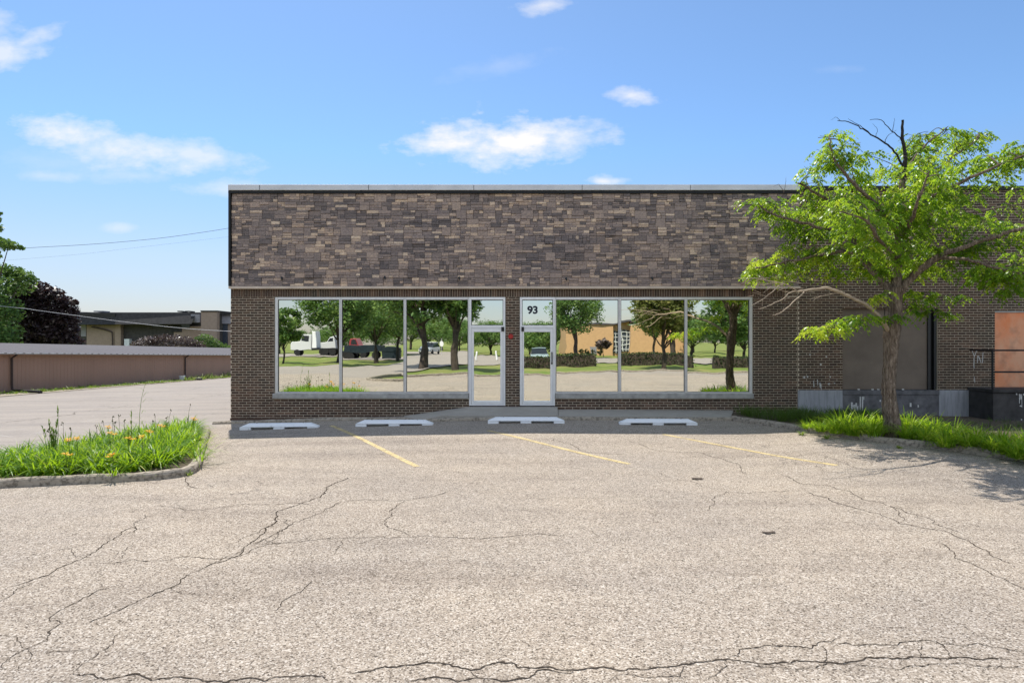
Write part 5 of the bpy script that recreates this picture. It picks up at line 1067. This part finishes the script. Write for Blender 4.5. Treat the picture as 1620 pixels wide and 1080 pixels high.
def truck(x, y, rz, paint, label, tower, s_=1.0):
    e = empty('flatbed_truck', (x, y, 0), label, 'truck', 'trucks parked beyond the lawn', rz); O = (0, 0, 0)
    MB().prism([(-3.1, .85), (-3.1, 1.5), (-2.9, 1.75), (-1.7, 1.9), (-1.3, 2.75), (-.3, 2.85), (-.2, .85)], -1.05, 1.05, 'y').build('cab', paint, e, org=O, bevel=.07)
    MB().prism([(-1.55, 2.0), (-1.25, 2.6), (-.6, 2.62), (-.6, 2.0)], -1.06, 1.06, 'y').build('cab_window', 'car_glass', e, org=O)
    MB().box(-.2, 3.4, -1.0, 1.0, .8, 1.02).build('chassis', 'black_plastic', e, org=O)
    if tower: MB().box(-.15, .45, -1.0, 1.0, 1.03, 3.4).build('sleeper_box', 'white_paint', e, org=O, bevel=.05)
    for sx_ in (-2.3, 1.7, 2.7):
        for sy in (-1, 1): MB().tube([(sx_, sy * .75, .5), (sx_, sy * 1.06, .5)], .5, 16).build('wheel', 'tyre', e, org=O)
    return e
truck(mx(498, -56), -56, 0, 'car_white', 'white truck with a tall white box behind its cab, leftmost in the first window', True)
truck(mx(536, -60), -60, 0, 'car_white', 'white truck with a low hood behind the first window mullion', False)
truck(mx(556, -64), -64, R(180), 'truck_red', 'red truck parked right of the white trucks', False)
e = empty('flatbed_trailer', (mx(580, -57), -57, 0), 'long dark flatbed trailer parked on the far lot', 'trailer')
MB().box(-2.6, 2.6, -1.1, 1.1, .9, 1.9).build('bed', 'dumpster_blue', e, org=(0, 0, 0), bevel=.03)
for sx_ in (-1.8, 1.6):
    for sy in (-1, 1): MB().tube([(sx_, sy * .8, .45), (sx_, sy * 1.1, .45)], .45, 14).build('wheel', 'tyre', e, org=(0, 0, 0))
e = empty('dumpster', (mx(622, -52), -52, 0), 'dark blue waste container beside the street', 'dumpster')
MB().prism([(-1.2, .1), (-1.2, 1.5), (-.6, 1.75), (1.2, 1.5), (1.2, .1)], -.8, .8, 'y').build('body', 'dumpster_blue', e, org=(0, 0, 0), bevel=.04)
MB().box(-1.25, 1.25, -.85, .85, 1.0, 1.1).build('rib', 'dumpster_blue', e, org=(0, 0, 0))
e = empty('road_sign', (mx(700, -45), -45, 0), 'white oval sign on a thin post beside the street', 'sign')
MB().tube([(0, 0, -.1), (0, 0, 2.2)], .035, 8).build('post', 'coping_metal', e, org=(0, 0, 0))
b = MB(); k = 20; b.prism([(.26 * math.cos(i / k * 6.283), 1.55 + .38 * math.sin(i / k * 6.283)) for i in range(k)], .04, .07, 'y'); b.build('plate', 'white_paint', e, org=(0, 0, 0))
for (px, Y, lab) in ((750, -38, 'white marker post mirrored at the left edge of the left door'), (779, -42, 'white marker post mirrored in the middle of the left door')):
    e = empty('marker_post', (mx(px, Y), Y, 0), lab, 'post', 'white marker posts'); MB().tube([(0, 0, -.1), (0, 0, .95), (0, 0, 1.05)], [.11, .10, .05], 10).build('post', 'white_paint', e, org=(0, 0, 0)); MB().tube([(0, 0, -.1), (0, 0, .08)], [.16, .15], 10).build('base', 'concrete', e, org=(0, 0, 0))
